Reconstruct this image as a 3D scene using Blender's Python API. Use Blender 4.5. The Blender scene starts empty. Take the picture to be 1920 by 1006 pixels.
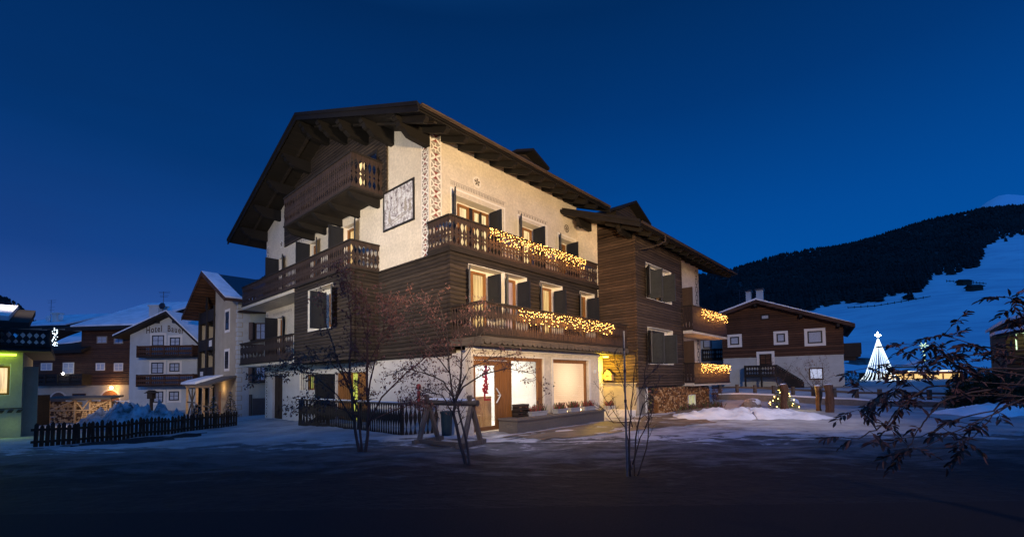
import bpy, bmesh, math, random
from mathutils import Vector, Matrix, noise as mnoise
random.seed(7)
S = bpy.context.scene
COL = S.collection
rad = math.radians

# ---------------------------------------------------------------- camera
F, CY = 836.3, 676.3                    # focal length and principal row, in pixels of the 1920 px wide photograph
PITCH, ROLL, YAW = rad(2.43), rad(-0.771), rad(42.33)
CAM = Vector((0, 0, 1.7))
FW = Vector((0, math.cos(PITCH), math.sin(PITCH)))
_u0 = Vector((0, -math.sin(PITCH), math.cos(PITCH)))
RT = Vector((1, 0, 0)) * math.cos(ROLL) + _u0 * math.sin(ROLL)
UP = Vector((1, 0, 0)) * -math.sin(ROLL) + _u0 * math.cos(ROLL)
cd = bpy.data.cameras.new('camera')
cam = bpy.data.objects.new('camera', cd)
COL.objects.link(cam)
cam.matrix_world = Matrix(((RT.x, UP.x, -FW.x, CAM.x), (RT.y, UP.y, -FW.y, CAM.y), (RT.z, UP.z, -FW.z, CAM.z), (0, 0, 0, 1)))
cd.sensor_width = 36
cd.lens = F * 36 / 1920
cd.shift_y = (CY - 503) / 1920
cd.clip_start = 0.05
cd.clip_end = 9000
S.camera = cam

# ---------------------------------------------------------------- night sky
w = bpy.data.worlds.new('World')
S.world = w
w.use_nodes = True
nt = w.node_tree
nt.nodes.clear()
N = nt.nodes.new
out = N('ShaderNodeOutputWorld'); bg = N('ShaderNodeBackground')
tc = N('ShaderNodeTexCoord'); sx = N('ShaderNodeSeparateXYZ')
nt.links.new(tc.outputs['Generated'], sx.inputs[0])
def ramp_w(stops):
    r = N('ShaderNodeValToRGB')
    e = r.color_ramp.elements
    while len(e) < len(stops): e.new(0.5)
    for k, (p, c) in enumerate(stops):
        e[k].position = p; e[k].color = (*c, 1)
    nt.links.new(sx.outputs['Z'], r.inputs[0])
    return r
SKY_R = ramp_w([(0.0, (.005, .070, .33)), (.12, (.001, .074, .32)), (.30, (.0006, .055, .255)), (.50, (.0004, .030, .145)), (.66, (.0003, .019, .088)), (.86, (.014, .115, .40)), (1, (.018, .14, .49))])
SKY_L = ramp_w([(0.0, (.036, .098, .34)), (.10, (.024, .074, .28)), (.22, (.007, .042, .19)), (.40, (.0012, .026, .122)), (.64, (.0004, .017, .080)), (.84, (.014, .115, .40)), (1, (.018, .14, .49))])
mr = N('ShaderNodeMapRange'); mr.inputs['From Min'].default_value = -.75; mr.inputs['From Max'].default_value = .25
nz = N('ShaderNodeTexNoise'); nz.inputs['Scale'].default_value = 2.2; nz.inputs['Detail'].default_value = 4
mp = N('ShaderNodeMapping'); mp.inputs['Scale'].default_value = (1, 1, 4)
nt.links.new(tc.outputs['Generated'], mp.inputs[0]); nt.links.new(mp.outputs[0], nz.inputs[0])
ad = N('ShaderNodeMath'); ad.operation = 'MULTIPLY_ADD'; ad.inputs[1].default_value = .7; 
nt.links.new(nz.outputs[0], ad.inputs[0]); nt.links.new(sx.outputs['X'], ad.inputs[2])
ad2 = N('ShaderNodeMath'); ad2.operation = 'SUBTRACT'; ad2.inputs[1].default_value = .35
nt.links.new(ad.outputs[0], ad2.inputs[0]); nt.links.new(ad2.outputs[0], mr.inputs[0])
mx = N('ShaderNodeMix'); mx.data_type = 'RGBA'
nt.links.new(mr.outputs[0], mx.inputs[0]); nt.links.new(SKY_L.outputs[0], mx.inputs[6]); nt.links.new(SKY_R.outputs[0], mx.inputs[7])
# the afterglow stands behind the camera: that half of the sky is brighter
gl_ = N('ShaderNodeMapRange'); gl_.inputs['From Min'].default_value = .15; gl_.inputs['From Max'].default_value = -.9; gl_.inputs['To Min'].default_value = 1.22; gl_.inputs['To Max'].default_value = 3.2
nt.links.new(sx.outputs['Y'], gl_.inputs[0]); nt.links.new(gl_.outputs[0], bg.inputs[1])
nt.links.new(mx.outputs[2], bg.inputs[0])
nt.links.new(bg.outputs[0], out.inputs[0])
S.view_settings.view_transform = 'Standard'
S.view_settings.look = 'None'
S.view_settings.exposure = 0
S.view_settings.gamma = 1

# ---------------------------------------------------------------- pixel -> place helpers
def ray(u, v): return RT * ((u - 960) / F) - UP * ((v - CY) / F) + FW
def at(u, v, Y):
    d = ray(u, v); return CAM + d * (Y / d.y)
def sm(t):
    t = max(0., min(1., t)); return t * t * (3 - 2 * t)
def gz(x, y):
    """height of the snow covered ground"""
    z = -.06
    z -= .26 * sm((-x - 5) / 8) * sm((y - 8) / 12)
    z -= .55 * sm((-x - 13) / 9) * sm((y - 12) / 18)
    z += .80 * sm((y - 25) / 10) * sm((x - 9) / 8)
    z += .05 * math.sin(x * .9 + y * .4) * sm((y - 6) / 4) * sm((13.5 - y) / 3)
    z += .03 * math.sin(x * 2.1 - y * 1.3) * sm((y - 6) / 4) * sm((13.5 - y) / 3)
    if 5 < y < 32 and abs(x) < 26:       # trodden, rutted snow
        k = sm((y - 6.5) / 5)
        z += k * (.045 * mnoise.fractal(Vector((x * .9, y * .9, 0)), 1., 2., 3) + .02 * mnoise.noise(Vector((x * 3, y * 3, 5))))
        for c, q in ((12.6, .10), (14.3, .10), (13.2, -.16), (15., -.16)):
            dd = abs(y - c - x * q - .3 * math.sin(x * .5)); z -= .035 * k * max(0, 1 - dd / .2) * sm((x + 3) / 3)
    return z
def gp(u, v):
    """point of the ground seen at pixel u, v"""
    d = ray(u, v); t = 3.
    while t < 150:
        p = CAM + d * t
        if p.z <= gz(p.x, p.y): return p
        t += .03
    return p
class Frame:
    def __init__(s, o, ang):      # local x runs at ang from world x
        s.o = Vector(o); s.ang = ang
        s.x = Vector((math.cos(ang), math.sin(ang), 0)); s.y = Vector((-math.sin(ang), math.cos(ang), 0))
    def loc(s, P):
        D = P - s.o; return Vector((D.dot(s.x), D.dot(s.y), D.z))
    def W(s, x, y, z): return s.o + s.x * x + s.y * y + Vector((0, 0, z))
    def onx(s, u, v, c=0):       # on the plane local x = c
        d = ray(u, v); t = (c + (s.o - CAM).dot(s.x)) / d.dot(s.x); return s.loc(CAM + d * t)
    def ony(s, u, v, c=0):
        d = ray(u, v); t = (c + (s.o - CAM).dot(s.y)) / d.dot(s.y); return s.loc(CAM + d * t)

# ---------------------------------------------------------------- materials
MATS = {}
def newmat(name):
    m = bpy.data.materials.new(name); m.use_nodes = True
    b = m.node_tree.nodes['Principled BSDF']
    MATS[name] = m
    return m, m.node_tree, b
def nd(t, ty, **kw):
    n = t.nodes.new(ty)
    for k, v in kw.items(): setattr(n, k, v)
    return n
def coords(t, scale=(1, 1, 1), out='Object'):
    c = nd(t, 'ShaderNodeTexCoord'); m = nd(t, 'ShaderNodeMapping'); m.inputs['Scale'].default_value = scale
    t.links.new(c.outputs[out], m.inputs[0]); return m.outputs[0]
def noise(t, vec, scale, detail=4, rough=.55):
    n = nd(t, 'ShaderNodeTexNoise'); n.inputs['Scale'].default_value = scale; n.inputs['Detail'].default_value = detail
    n.inputs['Roughness'].default_value = rough
    t.links.new(vec, n.inputs['Vector']); return n.outputs[0]
def ramp(t, fac, stops):
    r = nd(t, 'ShaderNodeValToRGB'); e = r.color_ramp.elements
    while len(e) < len(stops): e.new(.5)
    for k, (p, c) in enumerate(stops):
        e[k].position = p; e[k].color = (*c, 1) if len(c) == 3 else c
    t.links.new(fac, r.inputs[0]); return r.outputs[0]
def mix(t, fac, a, b, mode='MIX'):
    m = nd(t, 'ShaderNodeMix', data_type='RGBA', blend_type=mode)
    for sock, v in ((m.inputs[0], fac), (m.inputs[6], a), (m.inputs[7], b)):
        if isinstance(v, (int, float)): sock.default_value = v
        elif isinstance(v, tuple): sock.default_value = (*v, 1)
        else: t.links.new(v, sock)
    return m.outputs[2]
def mth(t, op, a, b=None, c=None):
    m = nd(t, 'ShaderNodeMath', operation=op)
    for k, v in enumerate((a, b, c)):
        if v is None: continue
        if isinstance(v, (int, float)): m.inputs[k].default_value = v
        else: t.links.new(v, m.inputs[k])
    return m.outputs[0]
def bump(t, b, h, strength=.5, dist=.02):
    n = nd(t, 'ShaderNodeBump'); n.inputs['Strength'].default_value = strength; n.inputs['Distance'].default_value = dist
    t.links.new(h, n.inputs['Height']); t.links.new(n.outputs[0], b.inputs['Normal'])

def wood(name, c1, c2, board=0, rough=.75, dirz=True, gap=.10):
    """weathered timber; board = height of the horizontal boards, 0 for plain timber"""
    m, t, b = newmat(name)
    v = coords(t, (1.2, 1.2, 22) if dirz else (14, 14, 1.2))
    n = noise(t, v, 1.6, 6, .65)
    n2 = noise(t, coords(t, (1, 1, 1)), .7, 3)
    c = ramp(t, n, [(.3, c1), (.7, c2)])
    if board:
        o = nd(t, 'ShaderNodeTexCoord'); s = nd(t, 'ShaderNodeSeparateXYZ'); t.links.new(o.outputs['Object'], s.inputs[0])
        q = mth(t, 'DIVIDE', s.outputs['Z'], board)
        fl = mth(t, 'FLOOR', q)
        wn = nd(t, 'ShaderNodeTexWhiteNoise', noise_dimensions='1D'); t.links.new(fl, wn.inputs['W'])
        c = mix(t, .8, c, ramp(t, wn.outputs['Value'], [(0, (.60, .60, .61)), (1, (1.4, 1.37, 1.32))]), 'MULTIPLY')
        fr = mth(t, 'FRACT', q)
        edge = mth(t, 'LESS_THAN', fr, gap)
        c = mix(t, edge, c, (c1[0] * .22, c1[1] * .22, c1[2] * .22))
        prof = mth(t, 'SINE', mth(t, 'MULTIPLY', fr, math.pi))
        h = mth(t, 'MULTIPLY_ADD', n, .5, prof)
        bump(t, b, h, 1., .035)
    else:
        bump(t, b, n, .6, .01)
    c = mix(t, .7, c, ramp(t, n2, [(.3, (.7, .7, .72)), (.7, (1.25, 1.2, 1.15))]), 'MULTIPLY')
    t.links.new(c, b.inputs['Base Color']); b.inputs['Roughness'].default_value = rough
    b.inputs['Specular IOR Level'].default_value = .25
    return m
def plaster(name, col, amp=.10, bs=.6):
    m, t, b = newmat(name)
    v = coords(t)
    n = noise(t, v, 9, 5, .7); n2 = noise(t, v, 1.1, 4); n3 = noise(t, v, 26, 3, .6)
    c = mix(t, 1., col, ramp(t, n, [(.3, (1 - amp, 1 - amp, 1 - amp)), (.7, (1 + amp * .5,) * 3)]), 'MULTIPLY')
    c = mix(t, 1., c, ramp(t, n2, [(.3, (.86, .85, .83)), (.65, (1.03, 1.02, 1.0))]), 'MULTIPLY')
    t.links.new(c, b.inputs['Base Color']); b.inputs['Roughness'].default_value = .9
    b.inputs['Specular IOR Level'].default_value = .15
    bump(t, b, mth(t, 'ADD', n, n3), bs, .02)
    return m
def plain(name, col, rough=.6, metal=0., spec=.3, var=.15, sc=6):
    m, t, b = newmat(name)
    n = noise(t, coords(t), sc, 4)
    c = mix(t, 1., col, ramp(t, n, [(.3, (1 - var,) * 3), (.7, (1 + var,) * 3)]), 'MULTIPLY')
    t.links.new(c, b.inputs['Base Color']); b.inputs['Roughness'].default_value = rough
    b.inputs['Metallic'].default_value = metal; b.inputs['Specular IOR Level'].default_value = spec
    return m
def emit(name, col, strength, tex=None):
    m, t, b = newmat(name)
    b.inputs['Base Color'].default_value = (.02, .02, .02, 1) 
    b.inputs['Emission Strength'].default_value = strength
    b.inputs['Emission Color'].default_value = (*col, 1)
    if tex: tex(t, b, col)
    return m
def curtain_tex(t, b, col):
    v = coords(t, (9, 9, .6)); n = noise(t, v, 1.5, 3)
    c = mix(t, 1., col, ramp(t, n, [(.3, (.55, .48, .38)), (.6, (1.1, 1.08, 1.05))]), 'MULTIPLY')
    t.links.new(c, b.inputs['Emission Color'])
def blind_tex(t, b, col):
    o = nd(t, 'ShaderNodeTexCoord'); s = nd(t, 'ShaderNodeSeparateXYZ'); t.links.new(o.outputs['Object'], s.inputs[0])
    fr = mth(t, 'FRACT', mth(t, 'MULTIPLY', s.outputs['Z'], 12))
    c = mix(t, 1., col, ramp(t, fr, [(0, (.9, .86, .8)), (.25, (1, 1, 1)), (1, (1, 1, 1))]), 'MULTIPLY')
    # glow of a lamp behind the blind, painted into its emission colour
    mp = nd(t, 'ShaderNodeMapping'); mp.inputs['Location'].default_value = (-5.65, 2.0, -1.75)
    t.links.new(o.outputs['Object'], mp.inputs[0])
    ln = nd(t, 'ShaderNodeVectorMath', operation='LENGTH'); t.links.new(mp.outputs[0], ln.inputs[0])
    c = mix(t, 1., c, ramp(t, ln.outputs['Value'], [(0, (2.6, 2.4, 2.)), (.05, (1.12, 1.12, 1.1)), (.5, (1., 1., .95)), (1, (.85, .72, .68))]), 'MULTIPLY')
    t.links.new(c, b.inputs['Emission Color'])

wood('chalet_cladding', (.017, .0135, .011), (.064, .048, .037), .15)
wood('wing_cladding', (.027, .019, .014), (.088, .060, .043), .14)
wood('brown_cladding', (.05, .025, .014), (.12, .058, .032), .2)
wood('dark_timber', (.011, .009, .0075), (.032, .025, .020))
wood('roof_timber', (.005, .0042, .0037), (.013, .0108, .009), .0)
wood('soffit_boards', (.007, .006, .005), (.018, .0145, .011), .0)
wood('rail_timber', (.019, .013, .011), (.062, .040, .032), dirz=False)
wood('grey_timber', (.05, .042, .034), (.12, .10, .082))
wood('old_timber', (.085, .068, .052), (.18, .145, .115), dirz=False)
wood('oak_frame', (.17, .075, .022), (.30, .135, .045), dirz=False, rough=.45)
wood('porch_timber', (.05, .035, .02), (.13, .09, .05), .15)
wood('picket_timber', (.022, .015, .010), (.060, .038, .024), dirz=False)
wood('bark', (.045, .032, .026), (.11, .08, .062), dirz=False, rough=.9)
wood('bark_red', (.07, .035, .026), (.15, .075, .052), dirz=False, rough=.9)
wood('stump_bark', (.05, .028, .018), (.16, .085, .05), dirz=False, rough=.9)
plaster('plaster', (.66, .59, .48), .22, .9)
plaster('base_plaster', (.60, .57, .54), .08, .5)
plaster('white_paint', (.74, .70, .62), .03, .1)
plaster('pale_wall', (.50, .52, .50), .08)
plaster('beige_wall', (.42, .37, .28), .08)
plaster('green_wall', (.36, .38, .30), .08)
plaster('stone', (.20, .18, .16), .25, 1.)
plaster('concrete', (.17, .145, .12), .12, .8)
plaster('boulder', (.30, .25, .21), .3, 1.)
plain('shutter_paint', (.013, .015, .021), .5)
plain('shutter_grey', (.042, .044, .044), .6)
plain('shutter_brown', (.09, .055, .035), .6)
plain('black_frame', (.02, .018, .016), .5)
plain('white_plastic', (.7, .7, .66), .4)
plain('metal_dark', (.05, .05, .055), .4, .8)
plain('metal_pale', (.16, .16, .16), .4, .6)
plain('trim_red', (.20, .045, .035), .9)
plain('trim_grey', (.30, .27, .23), .9)
plain('trim_white', (.74, .70, .63), .9, var=.06)
plain('trim_dark', (.05, .035, .03), .9)
plain('letter_paint', (.10, .075, .055), .9)
plain('dead_leaf', (.15, .068, .052), .8, var=.5, sc=3)
plain('dark_leaf', (.10, .045, .032), .7, var=.5, sc=3)
plain('needle', (.020, .035, .014), .8, var=.6, sc=2)
plain('needle_far', (.022, .022, .018), .9, var=.5, sc=.02)
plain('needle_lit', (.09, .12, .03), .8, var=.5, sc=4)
plain('heather', (.28, .05, .05), .8, var=.6, sc=8)
plain('heather_green', (.06, .09, .035), .8, var=.4, sc=8)
plain('planter_grey', (.36, .36, .36), .7)
plain('fabric_dark', (.03, .03, .03), .9)
plain('red_paint', (.45, .03, .03), .5)
plain('blue_paint', (.010, .025, .035), .5)
plain('oak_light', (.50, .32, .16), .5)
plain('room_white', (.8, .8, .78), .8, var=.03)
plain('room_grey', (.35, .36, .38), .8, var=.1)
m, t, b = newmat('snow')
v = coords(t, out='Object'); n = noise(t, v, .8, 5, .6); n2 = noise(t, v, 7, 6, .65)
c = ramp(t, n, [(.35, (.60, .63, .68)), (.6, (.80, .82, .86))])
t.links.new(c, b.inputs['Base Color']); b.inputs['Roughness'].default_value = .7
bump(t, b, mth(t, 'ADD', n2, mth(t, 'MULTIPLY', n, 2)), .7, .06)
m, t, b = newmat('dirty_snow')
n = noise(t, v := coords(t), 1.6, 6, .65); n2 = noise(t, v, 9, 6, .7)
c = ramp(t, n, [(.36, (.10, .095, .09)), (.5, (.42, .43, .46)), (.7, (.66, .68, .72))])
t.links.new(c, b.inputs['Base Color']); b.inputs['Roughness'].default_value = .75
bump(t, b, mth(t, 'ADD', n2, mth(t, 'MULTIPLY', n, 2)), .8, .08)
m, t, b = newmat('far_snow')
v = coords(t); n = noise(t, v, .012, 5); n2 = noise(t, coords(t, (1, 3, 3)), .03, 5)
c = ramp(t, n, [(.3, (.62, .66, .72)), (.7, (.84, .86, .88))])
c = mix(t, .5, c, ramp(t, n2, [(.42, (.72, .74, .8)), (.5, (1, 1, 1))]), 'MULTIPLY')
t.links.new(c, b.inputs['Base Color']); b.inputs['Roughness'].default_value = .8
bump(t, b, n2, .6, 1.5)
m, t, b = newmat('ground_snow')       # trodden yard: packed snow, bare frozen dirt, wheel ruts
v = coords(t); n = noise(t, v, .55, 6, .6); n2 = noise(t, coords(t, (.8, 1.7, 1)), 1.1, 7, .68); n3 = noise(t, v, 6, 6, .7)
sxn = nd(t, 'ShaderNodeSeparateXYZ'); t.links.new(v, sxn.inputs[0])
dirt = mth(t, 'MULTIPLY_ADD', n2, .75, mth(t, 'MULTIPLY', n, .5))
# darkening towards the camera is painted into the snow colour
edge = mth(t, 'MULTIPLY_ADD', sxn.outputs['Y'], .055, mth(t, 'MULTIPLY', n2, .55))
snowc = ramp(t, dirt, [(.42, (.11, .10, .095)), (.55, (.30, .29, .29)), (.70, (.56, .56, .58))])
clean = ramp(t, n, [(.35, (.24, .245, .26)), (.65, (.42, .43, .45))])
sidex = mth(t, 'ABSOLUTE', mth(t, 'SUBTRACT', sxn.outputs['X'], 3.5))
yard = ramp(t, mth(t, 'MULTIPLY_ADD', n, 1.6, mth(t, 'MULTIPLY', sidex, .16)), [(1.0 - .0, (1, 1, 1)), (1.0, (0, 0, 0))])
far = nd(t, 'ShaderNodeMapRange'); t.links.new(sidex, far.inputs[0]); far.inputs['From Min'].default_value = 4; far.inputs['From Max'].default_value = 9
sn = mix(t, far.outputs[0], snowc, clean)
fade_col = ramp(t, n3, [(.3, (.007, .008, .010)), (.7, (.019, .020, .023))])
c = mix(t, ramp(t, edge, [(.74, (0, 0, 0)), (.98, (.32, .32, .32)), (1.26, (1, 1, 1))]), fade_col, sn)
t.links.new(c, b.inputs['Base Color']); b.inputs['Roughness'].default_value = .8
b.inputs['Specular IOR Level'].default_value = .2
bump(t, b, mth(t, 'ADD', n3, mth(t, 'MULTIPLY', n2, 3)), .9, .05)
plain('forest_floor', (.035, .036, .036), .95, var=.5, sc=.05)
m, t, b = newmat('fade_dark')  # near-black colour standing in for the foreground fading to black
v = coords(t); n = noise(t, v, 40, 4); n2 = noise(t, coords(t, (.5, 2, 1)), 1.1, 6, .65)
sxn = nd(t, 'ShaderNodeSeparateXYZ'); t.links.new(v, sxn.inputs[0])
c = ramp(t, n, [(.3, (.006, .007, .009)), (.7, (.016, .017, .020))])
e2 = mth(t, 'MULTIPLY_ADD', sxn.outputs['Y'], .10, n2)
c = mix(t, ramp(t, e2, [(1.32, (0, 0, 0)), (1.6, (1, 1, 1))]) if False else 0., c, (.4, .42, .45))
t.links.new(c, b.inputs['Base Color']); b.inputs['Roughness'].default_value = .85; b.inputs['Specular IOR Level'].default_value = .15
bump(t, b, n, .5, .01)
m, t, b = newmat('paving')
v = coords(t); n = noise(t, v, 1.2, 5); n3 = noise(t, v, 14, 4)
c = ramp(t, n, [(.35, (.075, .055, .042)), (.6, (.16, .12, .09)), (.75, (.30, .28, .27))])
t.links.new(c, b.inputs['Base Color']); b.inputs['Roughness'].default_value = .6
bump(t, b, n3, .5, .02)
m, t, b = newmat('log_ends')          # end grain of stacked split logs
v = coords(t, (8.5, 8.5, 8.5))
vo = nd(t, 'ShaderNodeTexVoronoi'); vo.inputs['Scale'].default_value = 1; t.links.new(v, vo.inputs['Vector'])
c = mix(t, 1., ramp(t, vo.outputs['Distance'], [(.0, (.42, .24, .12)), (.36, (.34, .18, .085)), (.52, (.05, .028, .018)), (.7, (.01, .008, .006))]), mix(t, .6, (1., 1., 1.), vo.outputs['Color']), 'MULTIPLY')
t.links.new(c, b.inputs['Base Color']); b.inputs['Roughness'].default_value = .85
m, t, b = newmat('mural_paint')
v = coords(t, (2.2, 2.2, 2.2)); n = noise(t, v, 2.3, 7, .8)
vo = nd(t, 'ShaderNodeTexVoronoi', feature='DISTANCE_TO_EDGE'); vo.inputs['Scale'].default_value = 1.7
vv = nd(t, 'ShaderNodeVectorMath', operation='MULTIPLY_ADD'); t.links.new(n, vv.inputs[0]); vv.inputs[1].default_value = (.9, .9, .9); t.links.new(v, vv.inputs[2])
t.links.new(vv.outputs[0], vo.inputs['Vector'])
c = ramp(t, n, [(.36, (.09, .07, .07)), (.46, (.34, .32, .33)), (.55, (.62, .62, .63)), (.68, (.50, .56, .55))])
c = mix(t, 1., c, ramp(t, vo.outputs['Distance'], [(0, (.35, .3, .3)), (.04, (1, 1, 1))]), 'MULTIPLY')
t.links.new(c, b.inputs['Base Color']); b.inputs['Roughness'].default_value = .9
def glass(name, tint=(.9, .9, .9)):
    m, t, b = newmat(name)
    t.nodes.remove(b)
    tr = nd(t, 'ShaderNodeBsdfTransparent'); tr.inputs[0].default_value = (*tint, 1)
    gl = nd(t, 'ShaderNodeBsdfGlossy'); gl.inputs['Roughness'].default_value = .03; gl.inputs[0].default_value = (.9, .95, 1, 1)
    ms = nd(t, 'ShaderNodeMixShader'); lw = nd(t, 'ShaderNodeLayerWeight'); lw.inputs[0].default_value = .5
    t.links.new(mth(t, 'MULTIPLY_ADD', mth(t, 'POWER', lw.outputs['Facing'], 4.), .5, .04), ms.inputs[0]); t.links.new(tr.outputs[0], ms.inputs[1]); t.links.new(gl.outputs[0], ms.inputs[2])
    t.links.new(ms.outputs[0], t.nodes['Material Output'].inputs[0])
glass('glass')
m, t, b = newmat('dark_glass')
b.inputs['Base Color'].default_value = (.02, .03, .05, 1); b.inputs['Roughness'].default_value = .06; b.inputs['Specular IOR Level'].default_value = .8
plain('lace_curtain', (.40, .44, .50), .8, var=.3, sc=14)
plain('solar_panel', (.012, .020, .035), .25, .0, .5)
emit('curtain_warm', (1., .66, .26), 1.25, curtain_tex)
emit('curtain_bright', (1., .74, .36), 1.5, curtain_tex)
emit('curtain_pink', (.85, .50, .42), .85, curtain_tex)
emit('curtain_dim', (.35, .16, .04), .5, curtain_tex)
emit('blind_peach', (1., .73, .44), 1.5, blind_tex)
emit('window_green', (.75, .80, .12), .7)
emit('bulb_glow', (1., .45, .10), 14)
emit('bulb_white', (.72, .88, 1.), 3.2)
emit('bulb_yellow', (1., .62, .16), 14)
emit('lamp_warm', (1., .62, .25), 30)
emit('lamp_white', (1, .95, .85), 30)
emit('lamp_star', (1, .97, .85), 60)
emit('tube_green', (.55, 1., .05), 6)
emit('tube_white', (.7, 1, .6), 1.6)
emit('ceiling_panel', (1., .93, .82), 6.)
emit('far_glow', (1., .62, .22), 1.1)
emit('porch_panel', (1., .62, .08), 10)
emit('lace_lit', (.55, .6, .85), .8)

# ---------------------------------------------------------------- mesh builder
class MB:
    def __init__(s): s.v = []; s.f = []; s.m = []
    def add(s, vs, fs, mi=0):
        k = len(s.v); s.v += [tuple(p) for p in vs]
        for f in fs: s.f.append(tuple(i + k for i in f)); s.m.append(mi)
    def box(s, x0, x1, y0, y1, z0, z1, mi=0):
        if x0 > x1: x0, x1 = x1, x0
        if y0 > y1: y0, y1 = y1, y0
        if z0 > z1: z0, z1 = z1, z0
        s.add([(x0, y0, z0), (x1, y0, z0), (x1, y1, z0), (x0, y1, z0), (x0, y0, z1), (x1, y0, z1), (x1, y1, z1), (x0, y1, z1)],
              [(0, 3, 2, 1), (4, 5, 6, 7), (0, 1, 5, 4), (1, 2, 6, 5), (2, 3, 7, 6), (3, 0, 4, 7)], mi)
    def prism(s, poly, d, mi=0):
        """extrude a planar polygon of 3-D points by the vector d"""
        n = len(poly); d = Vector(d); P = [Vector(p) for p in poly]
        fs = [tuple(range(n)), tuple(range(2 * n - 1, n - 1, -1))] + [(i, i + n, (i + 1) % n + n, (i + 1) % n) for i in range(n)]
        s.add(P + [p + d for p in P], fs, mi)
    def beam(s, a, b, w, h, up=(0, 0, 1), mi=0):
        a = Vector(a); b = Vector(b); d = (b - a).normalized(); up = Vector(up)
        r = d.cross(up)
        if r.length < 1e-4: r = d.cross(Vector((1, 0, 0)))
        r.normalize(); u = r.cross(d)
        q = [r * w / 2 + u * h / 2, -r * w / 2 + u * h / 2, -r * w / 2 - u * h / 2, r * w / 2 - u * h / 2]
        s.prism([a + x for x in q], b - a, mi)
    def tube(s, pts, rs, n=6, mi=0, cap=True):
        pts = [Vector(p) for p in pts]
        if isinstance(rs, (int, float)): rs = [rs] * len(pts)
        vs = []; fs = []
        ref = Vector((.31, .17, .93))
        for k, p in enumerate(pts):
            d = (pts[min(k + 1, len(pts) - 1)] - pts[max(k - 1, 0)])
            if d.length < 1e-6: d = Vector((0, 0, 1))
            d.normalize()
            a = d.cross(ref)
            if a.length < .1: a = d.cross(Vector((1, 0, 0)))
            a.normalize(); b = d.cross(a)
            for i in range(n):
                t = 2 * math.pi * i / n
                vs.append(p + (a * math.cos(t) + b * math.sin(t)) * rs[k])
        for k in range(len(pts) - 1):
            for i in range(n):
                j = (i + 1) % n
                fs.append((k * n + i, k * n + j, (k + 1) * n + j, (k + 1) * n + i))
        if cap:
            fs.append(tuple(range(n - 1, -1, -1))); fs.append(tuple(range((len(pts) - 1) * n, len(pts) * n)))
        s.add(vs, fs, mi)
    def ball(s, c, r, n=6, m=4, mi=0, jit=0, sc=(1, 1, 1)):
        c = Vector(c); vs = [c + Vector((0, 0, r * sc[2]))]; fs = []
        for i in range(1, m):
            ph = math.pi * i / m
            for j in range(n):
                th = 2 * math.pi * j / n; rr = r * (1 + random.uniform(-jit, jit))
                vs.append(c + Vector((math.sin(ph) * math.cos(th) * sc[0], math.sin(ph) * math.sin(th) * sc[1], math.cos(ph) * sc[2])) * rr)
        vs.append(c - Vector((0, 0, r * sc[2])))
        for j in range(n): fs.append((0, 1 + j, 1 + (j + 1) % n))
        for i in range(m - 2):
            for j in range(n):
                a = 1 + i * n + j; b2 = 1 + i * n + (j + 1) % n
                fs.append((a, a + n, b2 + n, b2))
        l = len(vs) - 1
        for j in range(n): fs.append((l, l - n + (j + 1) % n, l - n + j))
        s.add(vs, fs, mi)
    def build(s, name, mats, parent=None, smooth=False, loc=None):
        me = bpy.data.meshes.new(name); me.from_pydata(s.v, [], s.f)
        if isinstance(mats, str): mats = [mats]
        for m in mats: me.materials.append(MATS[m])
        me.polygons.foreach_set('material_index', s.m)
        if smooth: me.polygons.foreach_set('use_smooth', [True] * len(s.f))
        me.update()
        o = bpy.data.objects.new(name, me); COL.objects.link(o)
        if parent: o.parent = parent
        if loc is not None: o.location = loc
        return o
def tag(o, label=None, cat=None, group=None, kind=None):
    if label: o['label'] = label
    if cat: o['category'] = cat
    if group: o['group'] = group
    if kind: o['kind'] = kind
    return o
def empty(name, loc, rz=0, label=None, cat=None, group=None):
    o = bpy.data.objects.new(name, None); COL.objects.link(o)
    o.location = loc; o.rotation_euler = (0, 0, rz)
    o.empty_display_size = .3
    return tag(o, label, cat, group)
def copy_tree(o, parent=None):
    c = o.copy(); COL.objects.link(c); c.parent = parent
    for ch in o.children: copy_tree(ch, c)
    return c

# ---------------------------------------------------------------- lamps and unseen spots that light the place
def spot(name, loc, tgt, power, col, ang, blend=.7, size=.4):
    l = bpy.data.lights.new(name, 'SPOT'); l.energy = power; l.color = col; l.spot_size = rad(ang); l.spot_blend = blend
    l.shadow_soft_size = size
    o = bpy.data.objects.new(name, l); COL.objects.link(o); o.location = loc
    o.rotation_euler = (Vector(tgt) - Vector(loc)).to_track_quat('-Z', 'Y').to_euler()
    return o
def point(name, loc, power, col, size=.1):
    l = bpy.data.lights.new(name, 'POINT'); l.energy = power; l.color = col; l.shadow_soft_size = size
    o = bpy.data.objects.new(name, l); COL.objects.link(o); o.location = loc
    return o
MF = Frame((-2.91245, 15.88393, 0), rad(90) - YAW)       # the big chalet: x along the right front, y along the gable front
spot('floodlight', (3., 1.0, 4.5), MF.W(4.5, 0, 8.8), 21000, (1., .71, .40), 64, 1., .5)
spot('floodlight', (-10.5, 4.0, 5.5), MF.W(0, 6.5, 7.2), 10000, (1., .92, .82), 66, 1., .6)
spot('floodlight', (12, 1.0, 6.5), MF.W(14, -3, 4.2), 7500, (1., .74, .48), 50, 1., .6)
spot('unseen_spot', (-2., 3.0, 8.5), (1., 19., .2), 4200, (1., .80, .64), 50, 1., .5)  # unseen spot added to warm the yard
spot('unseen_spot', (13., 7.0, 8.5), (10., 23.5, 0), 4200, (1., .76, .60), 56, 1., .5)  # unseen spot lifting the right side of the yard
spot('unseen_spot', (-20., 17.0, 8.5), (-38., 46., 3.), 10000, (1., .84, .68), 70, 1., .5)  # unseen spot added to brighten the hotel group
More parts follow.
